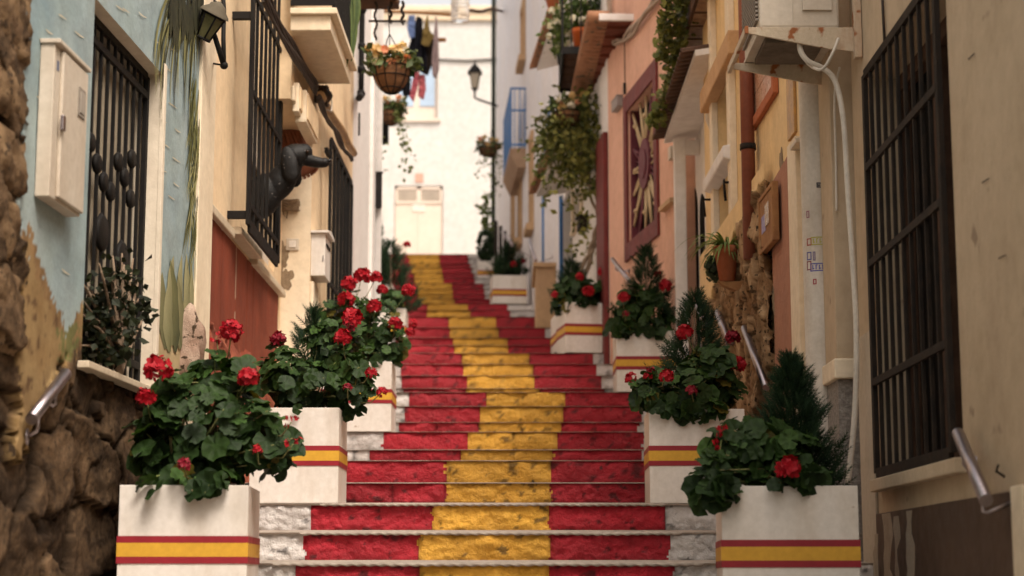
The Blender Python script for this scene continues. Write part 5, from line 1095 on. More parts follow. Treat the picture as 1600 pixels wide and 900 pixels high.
def geranium(label, blobs, soil, box, R, nleaf, flowers, seed, density=1.0, group='geraniums in the striped planters'):
    """blobs: (px, py, d, rx_px, ry_px) ellipsoids of foliage; soil: point where stems rise; box: planter footprint in which leaves stay above the soil"""
    rg = random.Random(seed); t = thing('geranium', label, 'geranium', soil, group)
    B = []
    for (px, py, d, rx, ry) in blobs:
        c = U(px, py, d); k = d / 2780; B.append((c, rx * k, ry * k))
    mb = MB(); mb.col = []; st = MB(); tot = sum(b[1] * b[2] for b in B)
    (bx0, bx1, by0, by1, btop) = box
    for (c, rx, rz) in B:
        ry = min(.30, max(rx, rz) * .85)
        for k in range(int(nleaf * rx * rz / tot)):
            z = rg.uniform(-1, 1); a = rg.uniform(0, 6.28); q = math.sqrt(1 - z * z); d = Vector((q * math.cos(a), q * math.sin(a), z)); f = rg.uniform(.35, 1.0) ** .45 * rg.uniform(.88, 1.08)
            p = c + Vector((d.x * rx, d.y * ry, d.z * rz)) * f
            if p.z < btop + .02 and bx0 < p.x < bx1 and p.y > by0 - .02:
                if p.y < by0 + .22: p.y = by0 - rg.uniform(.015, .07)
                else: p.z = btop + rg.uniform(.02, .10)
            nr = d * .7 + Vector((0, -.4, .6)) + Vector((rg.uniform(-.75, .75), rg.uniform(-.7, .7), rg.uniform(-.5, .6)))
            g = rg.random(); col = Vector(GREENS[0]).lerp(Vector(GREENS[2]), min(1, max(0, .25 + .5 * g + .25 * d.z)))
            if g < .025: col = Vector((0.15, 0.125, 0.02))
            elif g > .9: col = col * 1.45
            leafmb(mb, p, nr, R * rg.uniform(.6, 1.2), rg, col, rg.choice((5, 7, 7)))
            if k % 5 == 0:
                s = Vector(soil) + Vector((rg.uniform(-.12, .12), rg.uniform(-.1, .1), 0)); m = s.lerp(p, .5) + Vector((0, 0, .06)); st.tube([s, m, p], [.006, .005, .003], 5)
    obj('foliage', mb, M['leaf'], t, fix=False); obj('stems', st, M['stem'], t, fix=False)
    for (px, py, d, r, kind) in flowers:
        c = U(px, py, d); fm = MB()
        if kind == 'bud':
            for q in range(5): e = c + Vector((rg.uniform(-.03, .03), rg.uniform(-.02, .02), rg.uniform(-.04, .03))); flower_head(fm, e, .006, rg, 2, .012)
        else: flower_head(fm, c + Vector((0, 0, -.004)), r * .9, rg, int(38 if r > .04 else 20), r * .45)
        fo = obj('flower', fm, M['petal_dark'] if kind == 'dark' else M['petal_red'], t, fix=False)
        near = min(B, key=lambda b: (b[0] - c).length)[0]; base = c.lerp(near, .65); base.z = min(base.z, c.z - .05)
        sm = MB(); mid = c.lerp(base, .5) + Vector((0, 0, -.03)); sm.tube([c, mid, base], [.003, .0035, .004], 6); obj('flower_stalk', sm, M['stem'], fo)
    return t
def conifer(label, px, py_top, py_base, d, half_px, seed, n=900, ln=.09, group='small conifers in the striped planters', fat=.75, base_z=None, name='conifer', cat='conifer', cols=((0.012, 0.032, 0.016), (0.045, 0.09, 0.04))):
    rg = random.Random(seed); top = U(px, py_top, d); bot = U(px, py_base, d); H = top.z - bot.z; Rm = half_px * d / 2780
    t = thing(name, label, cat, bot, group); mb = MB(); mb.col = []
    tr = MB(); tr.tube([bot - Vector((0, 0, .02)), bot.lerp(top, .5), bot.lerp(top, .95)], [.014, .009, .002], 7); obj('trunk', tr, M['bark'], t)
    leads = [(rg.uniform(0, 6.28), rg.uniform(.3, .85), rg.uniform(.15, .95)) for _ in range(16)]
    for k in range(n):
        h = rg.random() ** 1.15; prof = (1 - h) ** .85 * min(1, .6 + h * 3) * fat * (1 + .22 * math.sin(h * 23 + seed)) + .02
        a, _, _ = rg.choice(leads); a += rg.gauss(0, .45); r = Rm * prof * rg.uniform(.25, 1.0) ** .42 * (1.0 + .28 * math.sin(3 * a + seed + h * 9))
        p = bot.lerp(top, h) + Vector((math.cos(a) * r, math.sin(a) * r * .9, 0)); out = Vector((math.cos(a), math.sin(a), 0))
        dr = (out * rg.uniform(.35, 1.0) + Vector((0, 0, rg.uniform(.5, 1.1))) + Vector((rg.uniform(-.35, .35), rg.uniform(-.35, .35), 0))).normalized()
        L = ln * rg.uniform(.6, 1.3) * (1 - .35 * h); side = dr.cross(Vector((rg.uniform(-1, 1), rg.uniform(-1, 1), rg.uniform(-.2, .2)))).normalized()
        col = Vector(cols[0]).lerp(Vector(cols[1]), rg.random() ** 1.4); b = len(mb.v)
        m = 5
        for j in range(m):
            u = j / m; q = p + dr * L * u; w_ = L * .36 * (1 - u * .8)
            for sg in (-1, 1):
                e = q + side * sg * w_ + dr * L * .32; o = dr * L * .10; b = len(mb.v)
                mb.v += [q, q + o, e]; mb.col += [col * .8, col, col * 1.35]; mb.f.append((b, b + 1, b + 2)); mb.m.append(0); mb.sm.append(False)
        b = len(mb.v); q = p + dr * L; mb.v += [p - side * .003, p + side * .003, q + side * .002, q + dr * .02]; mb.col += [col] * 4; mb.f.append((b, b + 1, b + 2, b + 3)); mb.m.append(0); mb.sm.append(False)
    obj('foliage', mb, M['needle'], t, fix=False); return t
PG = 'white flag striped planters beside the stairs'
BOX = {}
def planter(key, label, pl, pr, y_top, y_band, d, bandh, ang=0.0, dep=.57, on=None):
    a, b = U(pl, y_top, d), U(pr, y_top, d); zt_ = a.z; zb = U(pl, y_band, d).z; wd = b.x - a.x; hb = bandh * d / 2780 / 2
    bot = zt(d + .05) if on is None else on
    t = thing('planter', label, 'planter', ((a.x + b.x) / 2, d + dep / 2, bot), PG)
    ca, sa = math.cos(ang), math.sin(ang); fr = Fr(((a.x + b.x) / 2, d, 0), (ca, sa, 0), (-sa, ca, 0)); h = wd / 2; th = .022
    mb = MB(); mb.box(fr, -h, h, 0, th, bot, zt_); mb.box(fr, -h, h, dep - th, dep, bot, zt_); mb.box(fr, -h, -h + th, th, dep - th, bot, zt_); mb.box(fr, h - th, h, th, dep - th, bot, zt_)
    obj('box', mb, M['box_white'], t, bevel=.003)
    def band(z0, z1, o): 
        m = MB(); e = o
        m.box(fr, -h - e, h + e, -e, 0 - .0002, z0, z1); m.box(fr, -h - e, h + e, dep + .0002, dep + e, z0, z1); m.box(fr, -h - e, -h - .0002, 0, dep, z0, z1); m.box(fr, h + .0002, h + e, 0, dep, z0, z1); return m
    obj('red_stripe', band(zb + hb * .5, zb + hb, .0042), M['band_red'], t); obj('red_stripe', band(zb - hb, zb - hb * .5, .0042), M['band_red'], t); obj('yellow_stripe', band(zb - hb * .5, zb + hb * .5, .004), M['band_yel'], t)
    mb = MB(); mb.box(fr, -h + th, h - th, th, dep - th, bot + .1, zt_ - .035)
    obj('soil', mb, M['soil'], t)
    BOX[key] = (a.x - .01, b.x + .01, d, d + dep, zt_); return t
def bsoil(k, fx=.5, fy=.5): x0, x1, y0, y1, z = BOX[k]; return Vector((lerp(x0, x1, fx), lerp(y0, y1, fy), z - .03))
planter('a', 'white striped planter lowest by the rubble wall, under the largest geranium without conifer', 188, 388, 758, 859, 7.9, 42, .05)
planter('b', 'white striped planter before the red wainscot, second up from the rubble wall', 392, 530, 637, 712, 11.15, 31)
planter('c', 'white striped planter below the dark grille door, covered by many red geraniums', 502, 612, 565, 619, 14.62, 22, .0, dep=.6)
planter('d', 'white striped planter half hidden behind the reddest geranium, below the setback house', 560, 634, 482, 515, 24.15, 13)
planter('e', 'white striped planter lowest beside the beige house with the air conditioner', 1127, 1339, 759, 865, 7.9, 42, -.07)
planter('f', 'white striped planter before the bare stone patch, second up on that side', 1014, 1163, 639, 712, 11.1, 31, -.02)
planter('g', 'white striped planter below the white column of the arched house', 963, 1062, 517, 567, 16.66, 21)
planter('h', 'white striped planter at the corner of the pink house under a dark leafy geranium', 883, 962, 473, 515, 20.5, 18, .16)
planter('i', 'thin white striped planter mostly hidden behind the planter of the pink house', 869, 935, 490, 527, 21.25, 16, .10, dep=.55, on=2.65)
planter('j', 'small white striped planter below the tan porch base', 770, 823, 430, 457, 31.6, 11, .1)
planter('k', 'farthest white striped planter near the top of the stairs under a round bush', 746, 786, 408, 426, 37.7, 8)
for k, (px, py, d, lab) in enumerate(((590, 447, 30.2, 'white planter hidden behind the dark conifer below the setback house'), (575, 425, 34.4, 'white planter far up hidden behind dark bushes'))):
    planter('l%d' % k, lab, px - 26, px + 24, py - 2, py + 24, d, 11)
# geraniums, near to far
geranium('largest lush geranium with round lobed leaves in the planter by the rubble wall', [(325, 665, 8.15, 108, 98), (350, 590, 8.2, 55, 45), (410, 690, 8.1, 52, 62), (250, 690, 8.1, 50, 60), (300, 745, 8.05, 80, 30)], bsoil('a'), BOX['a'], .056, 400,
    [(362, 516, 8.1, .05, 'r'), (248, 576, 8.0, .062, 'r'), (228, 619, 7.95, .042, 'r'), (388, 588, 7.9, .045, 'r'), (402, 702, 7.75, .022, 'r'), (288, 725, 7.8, .03, 'dark'), (455, 660, 7.9, .02, 'bud'), (458, 694, 7.9, .02, 'bud'), (338, 526, 8.2, .012, 'bud')], 11)
geranium('bushy geranium in the second planter, before the red wainscot', [(480, 600, 11.4, 88, 46), (545, 590, 11.35, 42, 58), (440, 585, 11.4, 40, 48), (520, 530, 11.5, 50, 35)], bsoil('b'), BOX['b'], .054, 330,
    [(435, 530, 11.4, .05, 'dark'), (550, 498, 11.3, .064, 'r'), (535, 526, 11.2, .052, 'r'), (545, 513, 11.45, .05, 'dark'), (580, 582, 11.1, .038, 'r'), (597, 613, 11.1, .036, 'r'), (543, 605, 11.05, .028, 'dark')], 12)
geranium('geranium with the most red flower heads, below the dark grille door', [(585, 515, 14.9, 48, 55), (545, 500, 14.9, 45, 50), (610, 540, 14.8, 30, 30), (575, 555, 14.8, 50, 22)], bsoil('c'), BOX['c'], .056, 290,
    [(566, 430, 14.9, .068, 'r'), (588, 433, 14.8, .05, 'r'), (545, 443, 14.8, .062, 'r'), (541, 467, 14.7, .066, 'r'), (597, 453, 14.9, .044, 'r'), (585, 479, 14.65, .06, 'r'), (638, 454, 14.8, .055, 'r'), (618, 505, 14.6, .055, 'r'), (644, 505, 14.6, .04, 'r'), (640, 518, 14.6, .04, 'r')], 13)
geranium('dark geranium with one low red flower in the planter by the beige house', [(1190, 705, 8.15, 95, 48), (1115, 740, 8.0, 38, 40), (1165, 690, 8.1, 55, 40), (1240, 740, 7.98, 55, 30), (1110, 770, 7.95, 24, 26)], bsoil('e'), BOX['e'], .056, 280,
    [(1232, 730, 7.82, .052, 'r'), (1123, 673, 8.0, .02, 'bud'), (1127, 688, 8.0, .018, 'bud')], 14)
geranium('geranium trailing over the planter before the bare stone patch', [(1075, 610, 11.3, 86, 38), (1110, 580, 11.3, 50, 42), (1020, 615, 11.2, 36, 34), (1090, 640, 11.1, 40, 18)], bsoil('f'), BOX['f'], .054, 290,
    [(1069, 518, 11.25, .048, 'r'), (1145, 527, 11.35, .046, 'dark'), (1151, 568, 11.3, .055, 'r'), (1041, 587, 11.05, .042, 'r'), (1018, 582, 11.2, .035, 'dark'), (986, 590, 11.2, .038, 'r'), (1012, 588, 11.15, .03, 'r'), (1080, 610, 11.0, .036, 'dark')], 15)
geranium('geranium beside a pointed conifer below the white column', [(975, 500, 16.85, 36, 28), (1020, 505, 16.8, 36, 24), (1005, 470, 16.9, 40, 25)], bsoil('g'), BOX['g'], .066, 150,
    [(974, 465, 16.7, .055, 'r'), (1040, 446, 16.8, .06, 'r'), (1028, 428, 17.0, .04, 'r'), (978, 490, 16.6, .03, 'dark')], 16)
geranium('dark geranium with small red heads at the corner of the pink house', [(900, 455, 20.75, 38, 30), (930, 462, 20.7, 34, 20), (878, 470, 20.7, 18, 26)], bsoil('h'), BOX['h'], .066, 150,
    [(906, 432, 20.6, .05, 'r'), (920, 455, 20.4, .065, 'r'), (940, 425, 20.6, .05, 'r'), (956, 450, 20.5, .055, 'r'), (867, 461, 20.6, .045, 'r')], 17)
geranium('tiny geranium behind the small planter below the tan porch base', [(800, 420, 31.9, 26, 14)], bsoil('j'), BOX['j'], .07, 50, [(803, 413, 31.6, .06, 'r'), (818, 408, 31.7, .05, 'dark')], 18)
geranium('dark geranium with one red head among conifers below the setback house', [(600, 470, 24.4, 34, 22)], bsoil('d'), BOX['d'], .07, 70, [(634, 456, 24.0, .05, 'r'), (636, 382, 30.0, .06, 'r')], 19)
# conifers
conifer('tall dense conifer in the planter by the beige house', 1236, 562, 768, 8.3, 80, 1, 2600, .078, fat=1.0)
conifer('loose conifer behind the geranium before the bare stone patch', 1085, 462, 645, 11.5, 66, 2, 1000, .11, fat=.9)
conifer('pointed conifer below the white column of the arched house', 1010, 388, 520, 17.0, 50, 3, 900, .13, fat=.9)
conifer('small feathery conifer before the red wainscot', 487, 487, 600, 11.5, 50, 4, 420, .10)
conifer('dark conifer behind the geranium at the corner of the pink house', 893, 412, 478, 20.85, 30, 5, 400, .16)
conifer('bushy dark conifer below the tan porch base', 798, 384, 434, 31.9, 30, 6, 420, .2, fat=1.0)
conifer('wide dark conifer over the hidden planter below the setback house', 611, 380, 488, 24.5, 38, 7, 900, .15, fat=1.05)
conifer('dark conifer far up by the edge of the white strip house', 588, 343, 450, 30.5, 22, 8, 600, .16, fat=.95)
conifer('dark bush far up behind other conifers', 596, 398, 428, 34.6, 22, 10, 300, .2, fat=1.1)
# round clipped bush
c = U(759, 384, 38.0); rg = random.Random(31); t = thing('round_bush', 'round clipped dark bush in the farthest planter', 'bush', (c.x, c.y, BOX['k'][4] - .04)); mb = MB(); mb.col = []
for k in range(700):
    d = Vector((rg.gauss(0, 1), rg.gauss(0, 1), rg.gauss(0, 1))).normalized(); p = c + Vector((d.x * .20, d.y * .24, d.z * .34)) * rg.uniform(.7, 1.05); x = d.orthogonal().normalized() * .04; y = d.cross(x); b = len(mb.v); q = rg.uniform(-1, 1); n = d * .03
    mb.v += [p - x, p + y * .5 + n, p + x, p - y * .5 - n]; cc = Vector((0.012, 0.03, 0.012)).lerp(Vector((0.04, 0.075, 0.03)), rg.random()); mb.col += [cc] * 4; mb.f.append((b, b + 1, b + 2, b + 3)); mb.m.append(0); mb.sm.append(False)
obj('foliage', mb, M['needle'], t, fix=False); mb = MB(); mb.tube([(c.x, c.y, BOX['k'][4] - .04), c], .02, 6); obj('trunk', mb, M['bark'], t)
def leaves_at(mb, pts, size, rg, c0, c1, spread, ratio=.45, down=.3):
    for P in pts:
        p = Vector(P) + Vector((rg.gauss(0, 1), rg.gauss(0, 1), rg.gauss(0, 1))) * spread; L = size * rg.uniform(.6, 1.3)
        u = Vector((rg.uniform(-1, 1), rg.uniform(-1, 1), rg.uniform(-.8, .8) - down)).normalized(); v = u.cross(Vector((rg.uniform(-1, 1), rg.uniform(-1, 1), rg.uniform(-1, 1)))).normalized() * L * ratio; n = u.cross(v) * .25; b = len(mb.v)
        mb.v += [p, p + u * L * .45 + v + n, p + u * L, p + u * L * .45 - v + n]; cc = Vector(c0).lerp(Vector(c1), rg.random()); mb.col += [cc * .8, cc, cc * 1.15, cc]; mb.f.append((b, b + 1, b + 2, b + 3)); mb.m.append(0); mb.sm.append(False)
def stem_path(a, b, sag, n=7): return [Vector(a).lerp(Vector(b), i / (n - 1)) + Vector((0, 0, -sag * 4 * (i / (n - 1)) * (1 - i / (n - 1)))) for i in range(n)]
# jade plant on the sill of the mural house
w = L1; rg = random.Random(21); s, z = w.hit(172, 560, -.02); base = w.P(s, .03, wz0_j) if 'wz0_j' in globals() else w.P(s, .03, .905)
t = thing('jade_plant', 'dark fleshy leaved shrub filling the lower part of the mural house window', 'plant', base); mb = MB(); mb.col = []; st = MB()
for k in range(46):
    px, py = rg.uniform(138, 212), rg.uniform(395, 545)
    if (px - 172) ** 2 / 46 ** 2 + (py - 475) ** 2 / 90 ** 2 > 1: continue
    s, z = w.hit(px, py, .0); e = w.P(s, rg.uniform(-.10, .06), z); st.tube(stem_path(base, e, -.04), [.012, .010, .009, .008, .007, .006, .004], 6)
    leaves_at(mb, [base.lerp(e, .5 + .5 * rg.random()) for q in range(15)], .05, rg, (0.006, 0.010, 0.004), (0.034, 0.044, 0.018), .030, .42, 0)
s, z = w.hit(226, 494, .05); e = w.P(s, .05, z); st.tube(stem_path(base, e, -.02), [.012, .010, .009, .008, .007, .006, .004], 6); leaves_at(mb, [e] * 12, .05, rg, (0.012, 0.016, 0.008), (0.06, 0.07, 0.035), .02, .42, 0)
obj('foliage', mb, M['leaf'], t, fix=False); obj('stems', st, M['bark'], t)
# striped grassy plant + small succulent under it
rg = random.Random(22); t = thing('spider_plant', 'spiky striped green and cream grass plant in the terracotta wall pot', 'plant', Vector(PLP) - Vector((0, 0, .04))); mb = MB(); mb.col = []
for k in range(70):
    a = rg.uniform(0, 6.28); L = rg.uniform(.16, .42); up = rg.uniform(.5, 1.2); o = Vector((math.cos(a) - .25, math.sin(a), 0)); pts = [Vector(PLP) + Vector((0, 0, -.03)) + o * (L * u) * .75 + Vector((0, 0, L * (up * u - 1.15 * u * u))) for u in [i / 8 for i in range(9)]]
    sd = o.cross(Vector((0, 0, 1))).normalized(); b = len(mb.v)
    for i, p in enumerate(pts):
        ww = .011 * (1 - (i / 8) ** 2) + .001
        for q in (-1, -.35, .35, 1): mb.v.append(p + sd * ww * q + Vector((0, 0, -.003 * (1 - abs(q))))); mb.col.append(Vector((0.42, 0.44, 0.20)) if abs(q) > .9 else Vector((0.16, 0.27, 0.06)))
    for i in range(8):
        for q in range(3): mb.f.append((b + i * 4 + q, b + i * 4 + q + 1, b + i * 4 + q + 5, b + i * 4 + q + 4)); mb.m.append(0); mb.sm.append(True)
obj('foliage', mb, M['leaf'], t, fix=False)
c = U(1120, 415, 12.75); t = thing('succulent', 'dark round leaved succulent hanging beside the terracotta wall pot', 'plant', c - Vector((0, 0, .1))); mb = MB(); mb.col = []
for k in range(120):
    d = Vector((rg.gauss(0, 1), rg.gauss(0, 1), rg.gauss(0, 1))).normalized(); p = c + Vector((d.x * .10, d.y * .10, d.z * .11)) * rg.uniform(.5, 1.1); leafmb(mb, p, d + Vector((0, -.4, .3)), .024, rg, Vector((0.02, 0.035, 0.014)).lerp(Vector((0.06, 0.09, 0.03)), rg.random()), 5, .1)
obj('foliage', mb, M['leaf'], t, fix=False); mb = MB(); mb.tube([U(1145, 425, 12.7), U(1130, 418, 12.75), U(1115, 420, 12.75)], .006, 6); obj('stems', mb, M['stem'], t)
# trailing plant off the arched house balcony
rg = random.Random(23); c = U(1055, 0, 14.2); t = thing('trailing_plant', 'yellow green trailing plant hanging from the arched house balcony over the canopy edge', 'plant', c); mb = MB(); mb.col = []; st = MB()
paths = [[(1065, -60), (1058, 10), (1050, 60), (1035, 100)], [(1075, -60), (1070, 20), (1062, 70), (1055, 105), (1040, 140), (1025, 175), (1016, 198)], [(1050, -60), (1045, 20), (1048, 60)], [(1060, 70), (1050, 120), (1042, 150), (1022, 190)], [(1068, -20), (1062, 60), (1058, 110)], [(1045, -40), (1040, 25), (1036, 60), (1030, 90)]]
for pth in paths:
    P = [U(x, y, 14.3 + max(0, y) * .008) for x, y in pth]; out = []
    for a, b in zip(P, P[1:]): out += [a.lerp(b, q / 10) + Vector((rg.uniform(-.01, .01),) * 3) for q in range(10)]
    st.tube(out, .006, 5)
    for p in out:
        for q in range(4): leafmb(mb, p + Vector((rg.gauss(0, .03), rg.gauss(0, .035), rg.gauss(0, .03))), Vector((rg.uniform(-1, 1), -.7, rg.uniform(-.2, 1))), .030 * rg.uniform(.6, 1.2), rg, Vector((0.10, 0.13, 0.03)).lerp(Vector((0.30, 0.30, 0.07)), rg.random()), 5, .1)
obj('foliage', mb, M['leaf'], t, fix=False); obj('stems', st, M['stem'], t)
# vine over the door of the vine house
rg = random.Random(24); w = R4; base = Vector((U(905, 470, 21.6).x, 21.6, zt(21.6))); t = thing('climbing_vine', 'leafy vine with twisted pale trunks growing over the vine house door', 'vine', base); mb = MB(); mb.col = []; st = MB()
for off in (0, 1):
    P = [U(895 + 10 * off, 455, 21.5), U(915 + 4 * off, 410, 21.45), U(927 - 2 * off, 385, 21.4), U(935 + 3 * off, 345, 21.4), U(926 + 4 * off, 310, 21.45), U(918 - 4 * off, 270, 21.5), U(905 - 10 * off, 220, 21.6)]; out = []
    for a, b in zip(P, P[1:]): out += [a.lerp(b, q / 6) + Vector((.02 * math.sin(len(out) * .7 + q * .9 + off * 3), .02 * math.cos(q * .8 + off * 3), 0)) for q in range(6)]
    st.tube(out, [.032 - .02 * i / len(out) for i in range(len(out))], 7)
clumps = []
for k in range(165):
    px, py = rg.gauss(908, 30), rg.gauss(215, 38)
    if not (835 < px < 953 and 150 < py < 292): continue
    if px < 870 and rg.random() < .45: continue
    clumps.append(U(px, py, rg.uniform(20.9, 22.6)))
for q in range(5): clumps.append(U(rg.uniform(905, 925), rg.uniform(300, 420), rg.uniform(21.3, 21.8)))
for cpt in clumps: leaves_at(mb, [cpt] * 26, .085, rg, (0.05, 0.07, 0.015), (0.34, 0.33, 0.09), .11, .33, .35)
for q in range(10):
    a = U(rg.uniform(850, 880), rg.uniform(180, 230), 21.6); b = U(rg.uniform(832, 865), rg.uniform(190, 330), 21.4); pp = stem_path(a, b, -.1, 9); st.tube(pp, .005, 4); leaves_at(mb, pp * 6, .07, rg, (0.06, 0.09, 0.02), (0.24, 0.26, 0.08), .03, .35, .4)
obj('foliage', mb, M['leaf'], t, fix=False); obj('trunk', st, M['bark'], t)
# plants on the iron balcony
def bush(label, c, r, n, size, seed, cols, extra=None, group='plants on the planted balcony'):
    rg = random.Random(seed); t = thing('potted_plant', label, 'plant', Vector(c) - Vector((0, 0, r[2])), group); mb = MB(); mb.col = []
    pts = [Vector(c) + Vector((rg.gauss(0, .5) * r[0], rg.gauss(0, .5) * r[1], rg.gauss(0, .5) * r[2])) for _ in range(n)]; leaves_at(mb, pts, size, rg, *cols, .02, .35, .1); obj('foliage', mb, M['leaf'], t, fix=False)
    st = MB(); b = Vector(c) - Vector((0, 0, r[2]))
    for q in range(6): st.tube([b, pts[q]], [.008, .003], 5)
    obj('stems', st, M['stem'], t)
    if extra:
        for q in range(extra[0]):
            fm = MB(); p = Vector(c) + Vector((rg.uniform(-1, .9) * r[0], -r[1] * rg.uniform(.3, 1), rg.uniform(-1, .8) * r[2])); flower_head(fm, p, .03, rg, 7, .03); obj('flower', fm, extra[1], t, fix=False)
    return t
bush('leafy green plant in the orange pot', pA + Vector((-.02, 0, .22)), (.18, .18, .2), 420, .08, 41, ((0.03, 0.06, 0.012), (0.15, 0.22, 0.05)), (7, M['petal_white']))
bush('white flowering plant leaning over the iron balcony rail', pB + Vector((-.06, 0, .34)), (.17, .2, .3), 420, .07, 42, ((0.06, 0.10, 0.02), (0.26, 0.34, 0.10)), (14, M['petal_white']))
bush('tall dark plant high behind the orange pot', Vector((pA.x + .18, 21.4, pA.z + .30)), (.22, .2, .25), 400, .09, 43, ((0.03, 0.05, 0.014), (0.12, 0.17, 0.05)))
bush('small plant in the magenta pot', pC + Vector((0, 0, .14)), (.12, .12, .12), 150, .07, 44, ((0.03, 0.05, 0.014), (0.10, 0.15, 0.04)))
# strap leaves on the cream balcony
w = L2; rg = random.Random(25); c = U(538, 20, 14.6); t = thing('strap_leaf_plant', 'plant with long green strap leaves hanging over the cream balcony rail', 'plant', c); mb = MB(); mb.col = []
for (a, b, m) in (((530, -30), (541, 105), (556, 20)), ((545, -20), (549, 95), (560, 25)), ((535, -10), (537, 112), (536, 40)), ((520, -20), (523, 10), (516, -25)), ((548, -30), (552, 60), (566, -5))):
    pts = [U(lerp(lerp(a[0], m[0], u), lerp(m[0], b[0], u), u), lerp(lerp(a[1], m[1], u), lerp(m[1], b[1], u), u), 14.4) for u in [i / 9 for i in range(10)]]; k0 = len(mb.v)
    for i, p in enumerate(pts):
        ww = .026 * (1 - abs(i / 4.5 - 1) ** 2) + .004
        for q in (-1, 0, 1): mb.v.append(p + Vector((ww * q, ww * q * .4, -.006 * abs(q)))); mb.col.append(Vector((0.05, 0.09, 0.025)).lerp(Vector((0.13, 0.18, 0.05)), abs(q)))
    for i in range(9):
        for q in (0, 1): mb.f.append((k0 + i * 3 + q, k0 + i * 3 + q + 1, k0 + i * 3 + q + 4, k0 + i * 3 + q + 3)); mb.m.append(0); mb.sm.append(True)
obj('foliage', mb, M['leaf'], t, fix=False)
# thin climber beside the round bush
rg = random.Random(26); t = thing('thin_climber', 'thin sparse climber above the round clipped bush', 'plant', U(757, 372, 38.3)); mb = MB(); mb.col = []; st = MB()
P = [U(758, 375, 38.3), U(763, 350, 38.3), U(757, 325, 38.3), U(764, 300, 38.3)]; st.tube(P, .012, 5); obj('stems', st, M['stem'], t)
leaves_at(mb, [a.lerp(b, q / 14) for a, b in zip(P, P[1:]) for q in range(14)] * 2, .16, rg, (0.06, 0.10, 0.02), (0.22, 0.28, 0.08), .05, .35, .1); obj('foliage', mb, M['leaf'], t, fix=False)
# hanging baskets
def basket(label, px, py_rim, py_bot, d, half, seed, trail, pet, chain_top, nfl=16, leafs=260):
    rg = random.Random(seed); c = U(px, py_rim, d); b = U(px, py_bot, d); h = c.z - b.z; r = half * d / 2780
    t = thing('hanging_basket', label, 'hanging basket', b, 'hanging flower baskets'); prof = [(r * math.sin(q * PI / 16) * (1 if q < 8 else 1), -h * math.cos(q * PI / 16)) for q in range(9)]
    mb = MB(); mb.lathe(c, prof + [(r * .93, 0), (r * .6, -h * .3), (.001, -h * .3)], 22); obj('bowl', mb, M['coir'], t)
    mb = MB()
    for k in range(10): a = 2 * PI * k / 10; mb.tube([c + Vector((math.cos(a) * pr[0] * 1.03, math.sin(a) * pr[0] * 1.03, pr[1] * 1.03)) for pr in prof], .005, 5)
    for q in (3, 6, 8): mb.tube([c + Vector((math.cos(a) * prof[q][0] * 1.03, math.sin(a) * prof[q][0] * 1.03, prof[q][1])) for a in [2 * PI * k / 20 for k in range(20)]], .006, 5, closed=True)
    obj('wire_frame', mb, M['iron'], t)
    mb = MB(); ct = Vector(chain_top)
    for k in range(3): a = 2 * PI * k / 3 + .5; mb.tube([c + Vector((math.cos(a) * r, math.sin(a) * r, 0)), c.lerp(ct, .55), ct], .005, 5)
    obj('chain', mb, M['iron'], t)
    mb = MB(); mb.col = []
    pts = [c + Vector((rg.uniform(-1, 1) * r * 1.25, rg.uniform(-1, 1) * r * 1.1, rg.uniform(-.05, .75) * r)) for _ in range(leafs)]; leaves_at(mb, pts, .10, rg, (0.03, 0.05, 0.018), (0.14, 0.18, 0.06), .02, .3, .05)
    for q in range(trail):
        a = rg.uniform(0, 6.28); p0 = c + Vector((math.cos(a) * r, math.sin(a) * r, 0)); leaves_at(mb, stem_path(p0, p0 + Vector((math.cos(a) * .1 + rg.uniform(0, .3), math.sin(a) * .2, -rg.uniform(.4, 1.1))), -.1, 10) * 2, .07, rg, (0.07, 0.10, 0.03), (0.25, 0.28, 0.10), .025, .4, .3)
    obj('foliage', mb, M['leaf'], t, fix=False)
    for q in range(nfl):
        fm = MB(); p = c + Vector((rg.uniform(-1.15, 1.1) * r, -rg.uniform(.2, 1) * r, rg.uniform(.1, 1.25) * r * (1 - .3 * rg.random()))); flower_head(fm, p, r * .16, rg, 9, r * .17); obj('flower', fm, rg.choice(pet), t, fix=False)
    return t
PO = [M['petal_orange'], M['petal_orange'], M['petal_yellow'], M['petal_white'], M['petal_yellow']]
basket('wire basket full of orange and yellow flowers, largest, near the white strip house', 612, 106, 146, 17.0, 30, 51, 0, PO, U(606, 10, 17.2), 26, 300)
basket('smaller basket of orange flowers hanging below the large flower basket', 611, 174, 196, 27.0, 18, 52, 7, PO, U(604, 60, 27.0), 16, 220)
basket('small dark flower basket hanging by the corner of the lilac house', 763, 233, 246, 36.5, 15, 53, 9, [M['petal_orange'], M['petal_yellow']], U(768, 200, 36.5), 12, 200)
basket('flower basket half lost in the vine over the vine house door', 888, 176, 198, 21.2, 22, 54, 4, [M['petal_orange'], M['petal_yellow'], M['petal_white']], U(893, 120, 21.2), 14, 180)
mb = MB(); e0, e1 = U(562, 3, 18.6), U(623, 3, 17.2); mb.tube([e0, e1], .016, 6); mb.box(WF, U(553, 0, 17.4).x, U(622, 0, 17.4).x, 17.2, 17.6, U(600, 5, 17.4).z, U(600, -14, 17.4).z); tag(obj('hanging_shelf', mb, M['wood_dk']), 'dark wooden shelf bar over the largest flower basket', 'shelf')
mb = MB(); q = U(606, 40, 17.3)
for (px, n0) in ((587, 60), (610, 34), (629, 36)):
    for k in range(14): mb.ball(U(px + 2 * math.sin(k), lerp(4, n0, k / 13), 17.35), .022, 6, sq=(.6, .6, 1.3))
mb.tube([U(576, 33, 17.35), U(634, 33, 17.35)], .012, 6); tag(obj('iron_chains', mb, M['iron_rust']), 'dark iron chains and crossbar hanging above the largest flower basket', 'chain')
